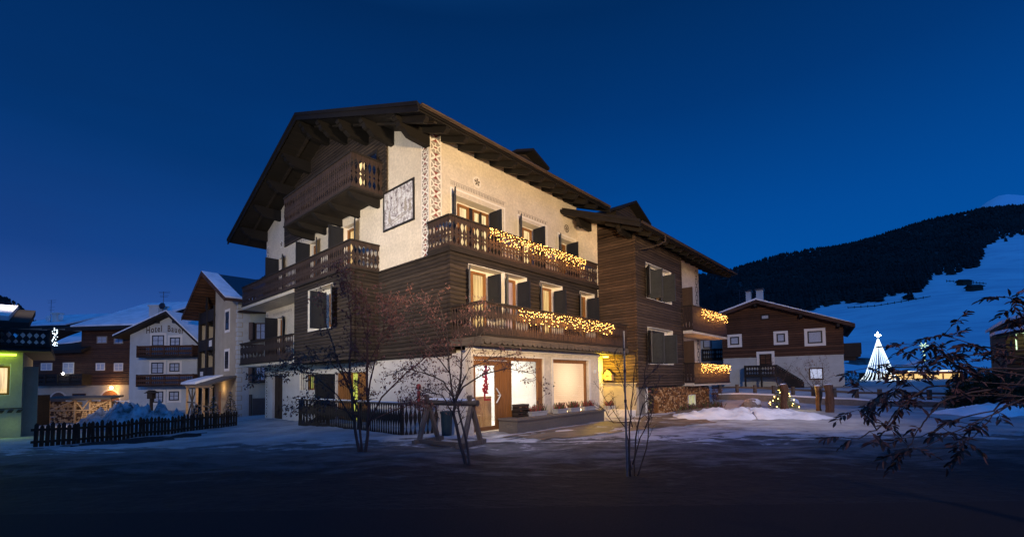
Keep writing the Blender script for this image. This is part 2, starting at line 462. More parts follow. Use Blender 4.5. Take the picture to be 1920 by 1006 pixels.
spot('unseen_spot', (15., 16.0, 8.5), (23., 38., 3.5), 5200, (1., .78, .58), 60, 1., .5)  # unseen spot added to brighten the timber chalet
spot('unseen_spot', (9.5, -1.0, 5.5), (5.0, 5.6, 1.3), 1100, (1., .62, .40), 46, 1., .3)  # unseen spot added to warm the branches at the right edge

# ================================================================ SETTING
def grid(name, xs, ys, zf, mat, **kw):
    mb = MB(); nx, ny = len(xs), len(ys)
    mb.v = [(x, y, zf(x, y)) for y in ys for x in xs]
    mb.f = [(j * nx + i, j * nx + i + 1, (j + 1) * nx + i + 1, (j + 1) * nx + i) for j in range(ny - 1) for i in range(nx - 1)]
    mb.m = [0] * len(mb.f)
    o = mb.build(name, mat, smooth=True); tag(o, kind='structure', **kw); return o
def spread(segs):
    out = []
    for a, b, n in segs:
        out += [a + (b - a) * k / n for k in range(n)]
    return out + [segs[-1][1]]
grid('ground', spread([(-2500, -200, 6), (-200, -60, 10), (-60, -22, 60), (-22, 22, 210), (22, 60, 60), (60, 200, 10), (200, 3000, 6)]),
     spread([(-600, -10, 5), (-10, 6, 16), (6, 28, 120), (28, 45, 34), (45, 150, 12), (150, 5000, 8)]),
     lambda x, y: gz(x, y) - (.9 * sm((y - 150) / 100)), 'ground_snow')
grid('fade_sheet', spread([(-60, 60, 60)]), spread([(-8, 6.2, 12)]), lambda x, y: gz(x, y) + .012, 'fade_dark')  # added dark sheet over the near snow, carries the fade to black
# paved drive in front of the wing
mb = MB()
pv = [(7.6, -3.3), (9.2, -3.6), (11.6, -3.9), (10.2, -5.6), (8.6, -6.9), (6.4, -6.4), (3.5, -5.6), (.6, -4.6), (.2, -3.3)]
pts = []
for k in range(len(pv)):
    a = Vector(pv[k]); b_ = Vector(pv[(k + 1) % len(pv)])
    for j in range(6):
        q = a.lerp(b_, j / 6) + Vector((random.uniform(-.13, .13), random.uniform(-.13, .13)))
        P = MF.W(q.x, q.y, 0); P.z = gz(P.x, P.y) + .02; pts.append(P)
cen = sum(pts, Vector()) / len(pts); cen.z = gz(cen.x, cen.y) + .02
mb.add([cen] + pts, [(0, k + 1, (k + 1) % len(pts) + 1) for k in range(len(pts))])
tag(mb.build('driveway', 'paving'), kind='structure')

# the mountain across the valley, with its ski slope and forest
SKYL = [(-400, 500), (0, 553), (30, 566), (60, 598), (110, 640), (200, 650), (300, 618), (335, 592), (370, 570), (440, 540), (490, 516), (700, 500), (1000, 512), (1310, 512), (1400, 492),
        (1500, 474), (1600, 452), (1700, 428), (1760, 408), (1850, 390), (1920, 386), (2300, 340)]
def sky_v(u):
    for (a, va), (b2, vb) in zip(SKYL, SKYL[1:]):
        if u <= b2: return va + (vb - va) * (u - a) / (b2 - a)
    return SKYL[-1][1]
Y0, Y1 = 110., 1300.
def ztop(tt):
    u = 960 + tt * F
    P = at(u, sky_v(max(-400, min(2300, u))), Y1)
    return P.z - 9 + 14 * math.sin(tt * 23) * .4
ZT = [ztop(-2 + 4.4 * k / 220) for k in range(221)]
def mz(x, y):
    tt = x / max(y, 1); k = (tt + 2) / 4.4 * 220; k = max(0, min(219.99, k)); i = int(k)
    zt = ZT[i] * (1 - k + i) + ZT[i + 1] * (k - i)
    s = max(0, (y - Y0) / (Y1 - Y0))
    if tt < .2:  s = s ** 1.0
    else: s = s ** 1.2
    return -1.5 + (zt + 1.5) * min(s, 1) - max(0, y - Y1) * .3 + 4 * math.sin(x * .013 + y * .007) * min(1, s * 4) * (1 if s < 1 else 0)
mb = MB(); NU = 260; ys = spread([(Y0, 400, 26), (400, Y1, 34), (Y1, 1700, 3)])
for y in ys:
    for k in range(NU + 1):
        tt = -1.9 + 3.9 * k / NU
        mb.v.append((tt * y, y, mz(tt * y, y)))
LOW = [(-400, 720), (1290, 650), (1380, 645), (1440, 628), (1500, 592), (1540, 578), (1580, 568), (1620, 570), (1650, 568), (1680, 556), (1728, 548), (1742, 528), (1760, 520), (1790, 515), (1835, 500), (1846, 470), (1870, 452), (1905, 446), (1960, 440), (2300, 430)]
def low_v(u):
    for (a, va), (b2, vb) in zip(LOW, LOW[1:]):
        if u <= b2: return va + (vb - va) * (u - a) / (b2 - a)
    return 430
def wooded(x, y):       # forest floor reaches down to the lower tree line
    P = Vector((x, y, mz(x, y))) - CAM; u = 960 + F * P.dot(RT) / P.dot(FW); v_ = CY - F * P.dot(UP) / P.dot(FW)
    return v_ < low_v(u) - 34 if u > 1100 else v_ < sky_v(u) + 55
for j in range(len(ys) - 1):
    for k in range(NU): mb.f.append((j * (NU + 1) + k, j * (NU + 1) + k + 1, (j + 1) * (NU + 1) + k + 1, (j + 1) * (NU + 1) + k)); q = mb.v[j * (NU + 1) + k]; mb.m.append(1 if wooded(q[0], q[1] + 4) else 0)
tag(mb.build('mountain', ['far_snow', 'forest_floor'], smooth=True), kind='structure')
# distant snow peak
mb = MB()
prof = [(1780, 412), (1838, 388), (1850, 379), (1872, 367), (1890, 364), (1915, 366), (1960, 372), (2050, 360), (2200, 380)]
n = len(prof)
for u, v_ in prof: P = at(u, v_, 3000); mb.v.append(P)
for u, v_ in prof: P = at(u - 40, v_ + 60, 2500); mb.v.append(P)
for u, v_ in prof: P = at(u - 60, 560, 2200); mb.v.append(P)
for r_ in (0, 1):
    for k in range(n - 1): mb.f.append((r_ * n + k, (r_ + 1) * n + k, (r_ + 1) * n + k + 1, r_ * n + k + 1)); mb.m.append(0)
tag(mb.build('snow_peak', 'snow', smooth=True), kind='structure')
# forest : spruces on the mountain, a mass nobody could count
def hill_hit(u, v_):
    d = ray(u, v_); y = Y0
    last = None
    while y < Y1:
        P = CAM + d * (y / d.y)
        if P.z < mz(P.x, P.y): return P
        y += 6 if y < 500 else 14
    return None
def spruce(mb, P, h, r, tiers=3, n=5, mi=0):
    a0 = random.uniform(0, 6)
    for k in range(tiers):
        zb = h * (.10 + .27 * k); zt = zb + h * (.48 - .05 * k); rr = r * (1 - .27 * k)
        vs = [Vector((P.x, P.y, P.z + min(zt, h)))]
        for i in range(n):
            th = a0 + k + 2 * math.pi * i / n; q = rr * random.uniform(.75, 1.2)
            vs.append(Vector((P.x + q * math.cos(th), P.y + q * math.sin(th), P.z + zb)))
        mb.add(vs, [(0, i + 1, (i + 1) % n + 1) for i in range(n)], mi)
    mb.add([P + Vector((-.03 * h * .3, 0, 0)), P + Vector((.03 * h * .3, 0, 0)), P + Vector((0, 0, h * .3))], [(0, 1, 2)], mi)
mb = MB(); cnt = 0
rs = random.Random(3)
while cnt < 9500:
    z_ = rs.random()
    u = rs.uniform(1295, 1990) if z_ < .86 else (rs.uniform(-60, 70) if z_ < .92 else rs.uniform(300, 500))
    st = sky_v(u); lo = low_v(u) if u > 1000 else st + 60
    if lo <= st: continue
    v_ = st + (lo - st) * rs.random() + (rs.expovariate(.09) if rs.random() < .06 and u > 1400 else 0)
    edge_ = (lo - v_)
    if edge_ < 26 and rs.random() > (.35 + edge_ / 40): continue
    if rs.random() < .04 * (1 if edge_ > 60 else 6): continue
    P = hill_hit(u, v_)
    if P is None: P = at(u, st, Y1 - 5); P.z = mz(P.x, P.y)
    h = rs.uniform(8, 13) * (1 if P.y > 500 else .85 + .0)
    if P.y > 900: h *= 1.25
    spruce(mb, P, h, h * rs.uniform(.26, .4), 2 if P.y > 600 else 3, 4 if P.y > 600 else 5); cnt += 1
# skyline row
for k in range(420):
    u = rs.uniform(1295, 1990) if k < 340 else (rs.uniform(-60, 60) if k < 380 else rs.uniform(320, 500))
    P = at(u, sky_v(u), Y1 - 8); P.z = mz(P.x, P.y) - 1
    h = rs.uniform(9, 17); spruce(mb, P, h, h * .22, 2, 4)
tag(mb.build('forest', 'needle_far'), 'dark spruce forest covering the mountain side', 'forest', kind='stuff')
# hay huts on the slope
hut = empty('hay_hut', (0, 0, 0))
HG = 'small wooden huts on the snowy slope'
mb = MB(); mb.box(-3, 3, -2.2, 2.2, 0, 2.4); mb.prism([(-3, -2.2, 2.4), (-3, 2.2, 2.4), (-3, 0, 3.7)], (6, 0, 0)); mb.build('wall', 'brown_cladding', hut)
mb = MB()
for s_ in (-1, 1): mb.prism([(-3.6, 0, 3.75), (-3.6, s_ * 2.9, 2.25), (-3.6, s_ * 2.9, 2.5), (-3.6, 0, 4.0)], (7.2, 0, 0))
mb.build('roof', 'dark_timber', hut)
for k, (u, v_, sc, rz, lb) in enumerate([(1552, 573, .62, .2, 'tiny brown hut on the slope just above the right chalet roof'),
        (1703, 562, .75, .5, 'small dark hut beside the forest edge above the lit christmas tree'),
        (1712, 549, .45, .2, 'tiniest hut half hidden at the forest edge'),
        (1808, 534, .85, .0, 'upper of the two huts on the open right slope below the snow fence'),
        (1827, 545, .95, -.1, 'lower and larger of the two huts on the open right slope')]):
    P = hill_hit(u, v_)
    o = hut if k == 0 else copy_tree(hut)
    o.location = P - Vector((0, 0, .3)); s2 = sc * P.y / 300; o.scale = (s2 * 1.2,) * 3; o.rotation_euler.z = rz
    tag(o, lb, 'hut', HG)
# ruined stone barn lower on the slope
P = hill_hit(1610, 683)
bb = empty('stone_barn', P - Vector((0, 0, .5)), .2, 'grey stone barn low on the slope left of the lit christmas tree', 'barn')
k_ = P.y / 836.3
mb = MB(); mb.box(-3 * k_, 16 * k_, -3, 3, 0, 13 * k_); mb.box(-16 * k_, -3 * k_, -2.5, 2.5, 0, 7 * k_); mb.build('wall', 'stone', bb)
mb = MB(); mb.prism([(-4 * k_, -3.6, 13 * k_), (-4 * k_, 3.6, 13 * k_), (-4 * k_, 0, 15.5 * k_)], (21 * k_, 0, 0)); mb.build('roof', 'metal_dark', bb)
# snow fences on the slope
for pts_, lb in (([(1775, 529), (1800, 530), (1825, 532), (1850, 534)], 'dark snow fence above the two huts on the right slope'),
                 ([(1590, 579), (1640, 576), (1690, 568), (1745, 558)], 'long thin fence running across the slope past the hut')):
    P = [hill_hit(*p) for p in pts_]
    tag_o = empty('slope_fence', P[0], 0, lb, 'fence'); mr_ = MB()
    L = [p - P[0] for p in P]
    for a, b2 in zip(L, L[1:]):
        mr_.beam(a + Vector((0, 0, 1.2)), b2 + Vector((0, 0, 1.2)), .15, .5)
        for q in range(4): mp_ = MB(); mp_.beam(a.lerp(b2, q / 4) - Vector((0, 0, .8)), a.lerp(b2, q / 4) + Vector((0, 0, 2.2)), .3, .3); mp_.build('post', 'dark_timber', tag_o)
    mr_.build('rail', 'dark_timber', tag_o)

# ================================================================ BUILDING KIT
def mapper(side, c):
    """a = along the wall, d = depth behind the wall face, z"""
    if side == 'y': return lambda a, d, z: (a, c + d, z)
    return lambda a, d, z: (c + d, a, z)
def bx(mb, M, a0, a1, d0, d1, z0, z1, mi=0):
    p = M(a0, d0, z0); q = M(a1, d1, z1); mb.box(p[0], q[0], p[1], q[1], p[2], q[2], mi)
def wall_holes(mb, M, a0, a1, z0, z1, holes, th=.3, mi=0):
    """a wall slab split round its openings"""
    A = sorted({a0, a1, *[h[0] for h in holes], *[h[1] for h in holes]}); A = [x for x in A if a0 <= x <= a1]
    for i in range(len(A) - 1):
        am = (A[i] + A[i + 1]) / 2
        hz = sorted([(h[2], h[3]) for h in holes if h[0] < am < h[1]])
        z = z0
        for h0, h1 in hz:
            if h0 > z: bx(mb, M, A[i], A[i + 1], 0, th, z, h0, mi)
            z = max(z, h1)
        if z < z1: bx(mb, M, A[i], A[i + 1], 0, th, z, z1, mi)
def panel_shutter(M, a, d0, ang, z0, z1, parent, mat, w_=.68):
    """panelled shutter hinged at (a, d0) and swung to the angle ang (degrees, in the building's own axes)"""
    mb = MB(); t_ = .02; f_ = .07; H = z1 - z0
    mb.box(0, w_, -t_ * .5, t_ * .5, 0, H)
    for s_ in (-1, 1):
        y0, y1 = s_ * t_ * .5, s_ * t_ * 1.3
        mb.box(0, f_, y0, y1, 0, H); mb.box(w_ - f_, w_, y0, y1, 0, H)
        for zz in (0, H * .47, H - f_): mb.box(f_, w_ - f_, y0, y1, zz, zz + f_)
        for z_a, z_b in ((f_ + .05, H * .47 - .05), (H * .47 + f_ + .05, H - f_ - .05)): mb.box(f_ + .06, w_ - f_ - .06, y0, s_ * t_ * .9, z_a, z_b)
    p = M(a, d0, z0); o = mb.build('shutter', mat, parent, loc=p); o.rotation_euler.z = rad(ang); return o
def window(root, M, a0, a1, z0, z1, depth=.30, curtain='curtain_warm', frame='oak_frame', reveal='white_paint', sashes=None, fw=.09, grid_bars=False, drop=.10):
    """an opening with white reveal; the sashes sit at the back of it. sashes: list of (a0, a1)"""
    mb = MB(); e = .02
    bx(mb, M, a0 - e, a0 + e, .005, depth, z0, z1); bx(mb, M, a1 - e, a1 + e, .005, depth, z0, z1)
    bx(mb, M, a0 - e, a1 + e, .005, depth, z1 - e, z1 + e); bx(mb, M, a0 - e, a1 + e, .005, depth, z0 - e, z0 + e)
    # white back wall between the sashes
    if sashes is None: sashes = [(a0 + e, a1 - e)]
    ca = a0
    for s0, s1 in sorted(sashes):
        if s0 - ca > .03: bx(mb, M, ca, s0, depth, depth + .05, z0, z1)
        bx(mb, M, s0, s1, depth - .01, depth + .05, z1 - drop, z1 - e)
        ca = s1
    if a1 - ca > .03: bx(mb, M, ca, a1, depth, depth + .05, z0, z1)
    o = mb.build('window', reveal, root)
    for s0, s1 in sashes:
        mb = MB(); zt = z1 - drop; zb = z0 + .02
        bx(mb, M, s0, s0 + fw, depth - .06, depth + .03, zb, zt); bx(mb, M, s1 - fw, s1, depth - .06, depth + .03, zb, zt)
        bx(mb, M, s0 + fw, s1 - fw, depth - .06, depth + .03, zt - fw, zt); bx(mb, M, s0 + fw, s1 - fw, depth - .06, depth + .03, zb, zb + fw)
        if grid_bars:
            am = (s0 + s1) / 2; bx(mb, M, am - .03, am + .03, depth - .055, depth + .02, zb + fw, zt - fw)
            for k in (1, 2):
                zz = zb + (zt - zb) * k / 3; bx(mb, M, s0 + fw, s1 - fw, depth - .045, depth + .01, zz - .015, zz + .015)
        mb.build('frame', frame, o)
        mb = MB(); bx(mb, M, s0 + fw - .01, s1 - fw + .01, depth, depth + .006, zb + fw - .01, zt - fw + .01); mb.build('pane', 'glass', o)
        mb = MB()
        bx(mb, M, s0, s1, depth + .10, depth + .12, zb, zt); mb.build('curtain', curtain, o)
    return o
def simple_window(root, M, a0, a1, z0, z1, frame='white_paint', glassm='lace_curtain', fw=.1, bars=True, proud=.04, trim=None):
    mb = MB()
    if trim:
        w_ = .22
        bx(mb, M, a0 - w_, a1 + w_, -.02, 0, z1, z1 + w_); bx(mb, M, a0 - w_, a1 + w_, -.02, 0, z0 - w_, z0); bx(mb, M, a0 - w_, a0, -.02, 0, z0, z1); bx(mb, M, a1, a1 + w_, -.02, 0, z0, z1)
        o = mb.build('window', trim, root); mb = MB()
    else: o = None
    bx(mb, M, a0, a0 + fw, -proud, .02, z0, z1); bx(mb, M, a1 - fw, a1, -proud, .02, z0, z1)
    bx(mb, M, a0 + fw, a1 - fw, -proud, .02, z1 - fw, z1); bx(mb, M, a0 + fw, a1 - fw, -proud, .02, z0, z0 + fw)
    if bars:
        am = (a0 + a1) / 2; bx(mb, M, am - .03, am + .03, -proud + .01, .0, z0 + fw, z1 - fw)
        zm = z0 + (z1 - z0) * .5; bx(mb, M, a0 + fw, am - .03, -proud + .012, .0, zm - .02, zm + .02); bx(mb, M, am + .03, a1 - fw, -proud + .012, .0, zm - .02, zm + .02)
    f_ = mb.build('frame' if o else 'window', frame, o or root)
    mb = MB(); bx(mb, M, a0 + fw, a1 - fw, -.012, .01, z0 + fw, z1 - fw); mb.build('pane', glassm, o or f_)
    return o or f_
def prof_heart(t_): return prof_h0(t_) * 1.85
def prof_h0(t_):      # carved edge of a railing board: tear drop, bead, tear drop
    d = 0
    if .50 < t_ < .86:
        s_ = (t_ - .50) / .36; d = math.sin(math.pi * s_ ** 1.5) * .034
    if .40 < t_ <= .50: d = math.sin(math.pi * (t_ - .40) / .10) * .022
    if .12 < t_ <= .40:
        s_ = 1 - (t_ - .12) / .28; d = math.sin(math.pi * s_ ** 1.5) * .032
    return d
def prof_vase(t_):
    d = .006
    if t_ > .12: d = .032 + .030 * math.cos(t_ * 4 * math.pi + 1.2)
    if t_ > .93: d = .010
    return max(.004, d)
def railing(mb, A, B, z0, z1, prof=prof_heart, pitch=.18, t_=.02, n=20, end=True, rng=random.Random(5)):
    A = Vector((*A, 0)); B = Vector((*B, 0)); L = (B - A).length; d = (B - A) / L; nn = Vector((-d.y, d.x, 0))
    k = max(1, round(L / pitch)); w_ = L / k
    for i in range(k):
        c = A + d * (w_ * (i + .5)); zz0 = z0 + rng.uniform(-.012, .012); lo = []; hi = []
        for j in range(n + 1):
            tt = j / n; hw = w_ / 2 * .985 - prof(tt) * w_ / .155; z = zz0 + (z1 - zz0) * tt
            lo.append(c - d * hw + Vector((0, 0, z))); hi.append(c + d * hw + Vector((0, 0, z)))
        off = nn * (-t_ / 2 + rng.uniform(-.004, .004))
        vs = [p + off for p in lo + hi] + [p + off + nn * t_ for p in lo + hi]
        N1 = n + 1; fs = []
        for j in range(n):
            fs.append((j, N1 + j, N1 + j + 1, j + 1)); fs.append((2 * N1 + j, 2 * N1 + j + 1, 3 * N1 + j + 1, 3 * N1 + j))
            fs.append((j, j + 1, 2 * N1 + j + 1, 2 * N1 + j)); fs.append((N1 + j, 3 * N1 + j, 3 * N1 + j + 1, N1 + j + 1))
        fs.append((0, 2 * N1, 3 * N1, N1)); fs.append((n, N1 + n, 3 * N1 + n, 2 * N1 + n))
        mb.add(vs, fs)
def balcony(root, path, z0, z1, floor_poly=None, floor_z=None, prof=prof_heart, mats=('rail_timber', 'dark_timber', 'plaster'), name='balcony', fth=.16, closed_board=False, pitch=.185):
    """path: local xy points of the railing line"""
    mb = MB()
    for a, b2 in zip(path, path[1:]):
        a3 = Vector((*a, z1)); b3 = Vector((*b2, z1)); mb.beam(a3, b3, .11, .06)
        a3.z = b3.z = z0 + .02; mb.beam(a3, b3, .09, .07)
        a3.z = b3.z = z0 + (z1 - z0) * .9
    o = mb.build(name, mats[1], root)
    mb = MB()
    for a, b2 in zip(path, path[1:]): railing(mb, a, b2, z0 + .03, z1 - .02, prof, pitch=pitch)
    mb.build('railing', mats[0], o)
    if floor_poly:
        mb = MB(); mb.prism([(x, y, floor_z - fth) for x, y in floor_poly], (0, 0, fth)); mb.build('deck', mats[2], o)
    return o

# ================================================================ THE BIG CHALET
CH = empty('chalet', MF.o, MF.ang, 'large four storey timber and plaster chalet with carved balconies, filling the centre', 'chalet')
ZS = lambda y: 10.83 + .381 * y if y < 7.85 else 13.82 - .367 * (y - 7.85)      # underside of the main roof
ZW = lambda y: 8.28 + .393 * (y + 4.23)                                         # underside of the wing roof
XF = mapper('x', 0); YF = mapper('y', 0)
# --- ground floor
mb = MB()
wall_holes(mb, mapper('x', .0), -1.868, 16, -.9, 2.62, [(13.40, 14.85, -.32, 2.16), (8.85, 11.15, 1.31, 2.22), (4.28, 7.12, .0, 2.14)], .3)
mb.build('ground_floor_wall', 'base_plaster', CH)
mb = MB()
wall_holes(mb, mapper('y', -2.15), .0, 7.8, -.5, 2.8, [(.10, 3.72, -.02, 2.50), (4.37, 6.92, .36, 2.50)], .28)
mb.box(7.5, 7.797, -1.868, -.6, -.5, 2.8)
mb.build('shop_wall', 'plaster', CH)
mb = MB(); M = mapper('y', -2.15)
for a0, a1, z0, z1 in ((3.74, 3.80, 0.3, 2.5), (4.28, 4.35, 0.3, 2.5), (6.94, 7.08, .36, 2.5), (4.28, 7.08, 2.505, 2.56), (.06, 3.80, 2.505, 2.56)): bx(mb, M, a0, a1, -.03, .0, z0, z1)
bx(mb, M, -.03, 7.83, -.06, 0, 2.70, 2.80)
mb.build('shop_trim', 'white_paint', CH)
# plinth
mb = MB(); mb.box(1.25, 6.75, -3.0, -2.153, -.3, .34); mb.box(1.2, 6.8, -3.05, -2.154, .34, .40); mb.build('stone_sill', 'concrete', CH)
# shop door with its wide frame and side window
dr = MB(); M = mapper('y', -2.09)
bx(dr, M, .10, .15, -.03, .05, 0, 2.5); bx(dr, M, .15, 3.70, -.03, .05, 2.38, 2.5)
bx(dr, M, 1.86, 1.96, -.03, .05, 0, 2.38); bx(dr, M, 3.42, 3.70, -.03, .05, .3, 2.38); bx(dr, M, 1.96, 3.42, -.03, .05, .3, .62)
sd = dr.build('shop_door', 'oak_frame', CH)
mb = MB()
bx(mb, M, .16, .22, -.02, .04, .02, 2.37); bx(mb, M, 1.15, 1.85, -.02, .04, .02, 2.37); bx(mb, M, .22, 1.15, -.02, .04, .02, .16); bx(mb, M, .22, 1.15, -.02, .04, 2.2, 2.37)
for k in range(5): bx(mb, M, 1.20 + k * .13, 1.21 + k * .13, -.035, -.02, .05, 2.34)
mb.build('door_leaf', 'oak_frame', sd)
mb = MB(); bx(mb, M, .21, 1.16, .008, .014, .15, 2.21); bx(mb, M, 1.95, 3.43, .008, .014, .61, 2.39); mb.build('pane', 'glass', sd)
mb = MB()
mb.beam(M(1.12, -.09, 1.42), M(1.32, -.09, 1.18), .02, .045, (0, 1, 0)); mb.beam(M(1.12, -.09, .93), M(1.32, -.09, 1.18), .02, .045, (0, 1, 0)); mb.beam(M(1.26, -.1, 1.18), M(1.26, -.02, 1.18), .03, .03)
mb.build('door_handle', 'white_plastic', sd)
# shop window with the peach blind
mb = MB(); M = mapper('y', -2.15)
bx(mb, M, 4.38, 4.48, .10, .18, .37, 2.49); bx(mb, M, 6.80, 6.91, .10, .18, .37, 2.49); bx(mb, M, 4.48, 6.80, .10, .18, 2.36, 2.49); bx(mb, M, 4.48, 6.80, .10, .18, .37, .46)
sw = mb.build('shop_window', 'oak_frame', CH)
mb = MB(); bx(mb, M, 4.47, 6.81, .13, .136, .45, 2.37); mb.build('pane', 'glass', sw)
mb = MB(); bx(mb, M, 4.40, 6.89, .24, .25, .38, 2.48); mb.build('blind', 'blind_peach', sw)
# shop room
mb = MB()
mb.box(.32, 7.5, -1.1 + 4, -1.0 + 4, -.02, 2.75); mb.box(.32, 7.5, -1.86, 3, -.06, -.02); mb.box(.32, 7.5, -1.86, 3, 2.66, 2.74); mb.box(3.8, 3.9, -1.86, 3, -.02, 2.66)
mb.build('shop_room', 'room_white', CH)
mb = MB(); mb.box(.7, 3.5, -1.2, 2.2, 2.60, 2.64); mb.build('ceiling_lamp', 'ceiling_panel', CH)
# porch beside the shop
mb = MB(); mb.box(7.8, 9.4, -1.4, -1.2, -.3, 2.82); mb.build('porch_back_wall', 'white_paint', CH)
mb = MB(); mb.box(9.40, 9.46, -3.2, -1.2, 1.5, 2.84); mb.build('porch_cladding', 'porch_timber', CH)
mb = MB(); mb.box(9.42, 9.62, -3.15, -1.2, -.5, 1.5); mb.box(9.36, 9.43, -3.19, -1.4, 1.44, 1.5); mb.build('porch_side_wall', 'beige_wall', CH)
mb = MB(); mb.box(8.75, 8.95, -2.0, -1.8, 2.70, 2.76); mb.build('porch_lamp', 'porch_panel', CH)
point('porch_light', MF.W(8.7, -1.75, 2.3), 150, (1., .60, .04), .08)
mb = MB(); mb.box(7.35, 7.50, -2.19, -2.152, 1.95, 2.10); mb.build('number_plate', 'white_plastic', CH)
# --- first floor timber storey, right side
HO = [(.79, 4.02, 3.3, 5.86), (4.85, 6.48, 3.3, 5.86), (7.86, 9.17, 3.3, 5.86)]
mb = MB()
wall_holes(mb, mapper('y', -1.17), .0, 9.46, 2.80, 6.14, HO, .30)
wall_holes(mb, mapper('x', -.03), -1.168, 3.38, 2.62, 6.14, [], .25)
mb.box(-.06, .10, -1.21, -1.06, 2.64, 6.13)
mb.build('timber_storey_wall', 'chalet_cladding', CH)
mb = MB(); mb.box(-.10, 9.46, -1.26, .0, 6.14, 6.26); mb.box(-.08, .14, -1.14, 3.38, 6.13, 6.20); mb.box(-.06, .02, -1.2, 3.4, 2.56, 2.64)
mb.build('balcony_floor_beam', 'dark_timber', CH)
M = mapper('y', -1.17)
for (a0, a1, z0, z1), sa, sh, cu in zip(HO, ([(1.35, 2.1), (3.12, 3.80)], [(5.55, 6.22)], [(8.58, 9.0)]), ([.86, 2.02, 2.78, 3.70], [4.95, 6.15], [7.93, 8.86]), (('curtain_warm', 'curtain_pink'), ('curtain_warm',), ('curtain_dim',))):
    o = window(CH, M, a0, a1, z0, z1, .50, cu[0], sashes=sa)
    if len(cu) > 1: [c for c in o.children if c.name.startswith('curtain')][1].data.materials[0] = MATS[cu[1]]
    for q_, s_ in enumerate(sh): panel_shutter(M, s_, .24 if q_ % 2 else .04, -90 if q_ % 2 else -128 - a0 * 2, 4.0, 5.62, o, 'shutter_paint', .66)
    if len(sh) == 4:
        mb = MB(); bx(mb, M, 2.62, 2.70, .0, .49, z0, z1 - .03); mb.build('mullion', 'white_paint', o)
# --- bay on the gable front
mb = MB()
BW = (4.92, 7.36, 3.97, 5.84)
wall_holes(mb, mapper('x', -1.2), 3.38, 8.84, 2.60, 6.13, [BW], .3)
mb.box(-.9, -.03, 3.38, 3.6, 2.6, 6.13); mb.box(-.9, 0, 8.6, 8.84, 2.6, 6.13); mb.box(-.9, 0, 3.6, 8.6, 2.55, 2.62); mb.box(-1.24, -1.1, 3.34, 3.5, 2.62, 6.12)
mb.build('bay_wall', 'chalet_cladding', CH)
o = window(CH, mapper('x', -1.2), *BW, .5, 'curtain_bright', sashes=[(5.35, 6.2)], drop=.25)
for s_, g_ in ((5.0, -122), (6.1, 180)): panel_shutter(mapper('x', -1.2), s_, .04 if g_ < 0 else .26, g_, 4.0, 5.60, o, 'shutter_paint', .70)
# --- plaster wall behind the left balcony and upper storey
mb = MB()
wall_holes(mb, XF, 8.84, 16, 2.62, 6.2, [(13.45, 14.3, 2.9, 5.45)], .3)
mb.build('left_plaster_wall', 'plaster', CH)
UW = [(5.44, 6.5, 6.4, 8.82), (9.18, 10.05, 6.4, 8.84), (13.42, 14.2, 6.4, 8.86)]
mb = MB()
wall_holes(mb, XF, 0, 16, 6.20, 10.8, UW, .3)
mb.prism([(0, 0, 10.8), (0, 16, 10.8), (0, 7.85, 13.8)], (.3, 0, 0))
mb.build('gable_wall', 'plaster', CH)
UR = [(1.12, 3.86, 6.4, 8.83), (4.92, 6.78, 6.4, 8.84), (7.93, 9.16, 6.4, 8.72)]
mb = MB()
wall_holes(mb, YF, .30, 9.46, 6.26, 10.82, UR, .3)
mb.build('upper_side_wall', 'plaster', CH)
o = window(CH, XF, 13.45, 14.3, 2.9, 5.45, .25, 'curtain_dim'); 
for s_, g_ in ((13.48, -112), (14.27, 180)): panel_shutter(XF, s_, .02, g_, 3.2, 5.4, o, 'shutter_paint', .66)
for k, h in enumerate(UW):
    o = window(CH, XF, *h, .28, 'curtain_dim' if k else 'curtain_warm', frame='oak_frame')
    for s_, g_ in ((h[0] + .03, -116), (h[1] - .02, 180)): panel_shutter(XF, s_, .02, g_, 6.5, h[3] - .05, o, 'shutter_paint', .70)
for k, (h, sa, sh) in enumerate(zip(UR, ([(1.72, 2.32), (2.50, 3.44)], [(5.63, 6.30)], [(8.60, 9.02)]), ([1.19, 3.32], [5.02, 6.20], [8.0, 8.90]))):
    o = window(CH, YF, *h, .48, 'curtain_bright' if k < 2 else 'curtain_dim', sashes=sa)
    for q_, s_ in enumerate(sh): panel_shutter(YF, s_, .24 if q_ else .03, -90 if q_ else -124 - h[0] * 2, 6.5, h[3] - .12 if q_ else h[3], o, 'shutter_paint', .68)
    if k == 0:
        mb = MB(); bx(mb, YF, 2.33, 2.49, .4, .52, 6.4, 8.72); bx(mb, YF, 2.93, 3.01, .41, .51, 6.5, 8.7); mb.build('post', 'black_frame', o)
# remaining outer walls
mb = MB()
mb.box(.3, 21, 15.7, 16, -.9, 10.6); mb.box(19.4, 19.7, -2.5, 15.7, -.5, 8.9); mb.box(.3, 9.4, 3.1, 3.3, -.5, 6.2); mb.box(9.46, 9.7, -1.2, 6, 2.0, 9.6)
mb.build('rear_wall', 'plaster', CH)
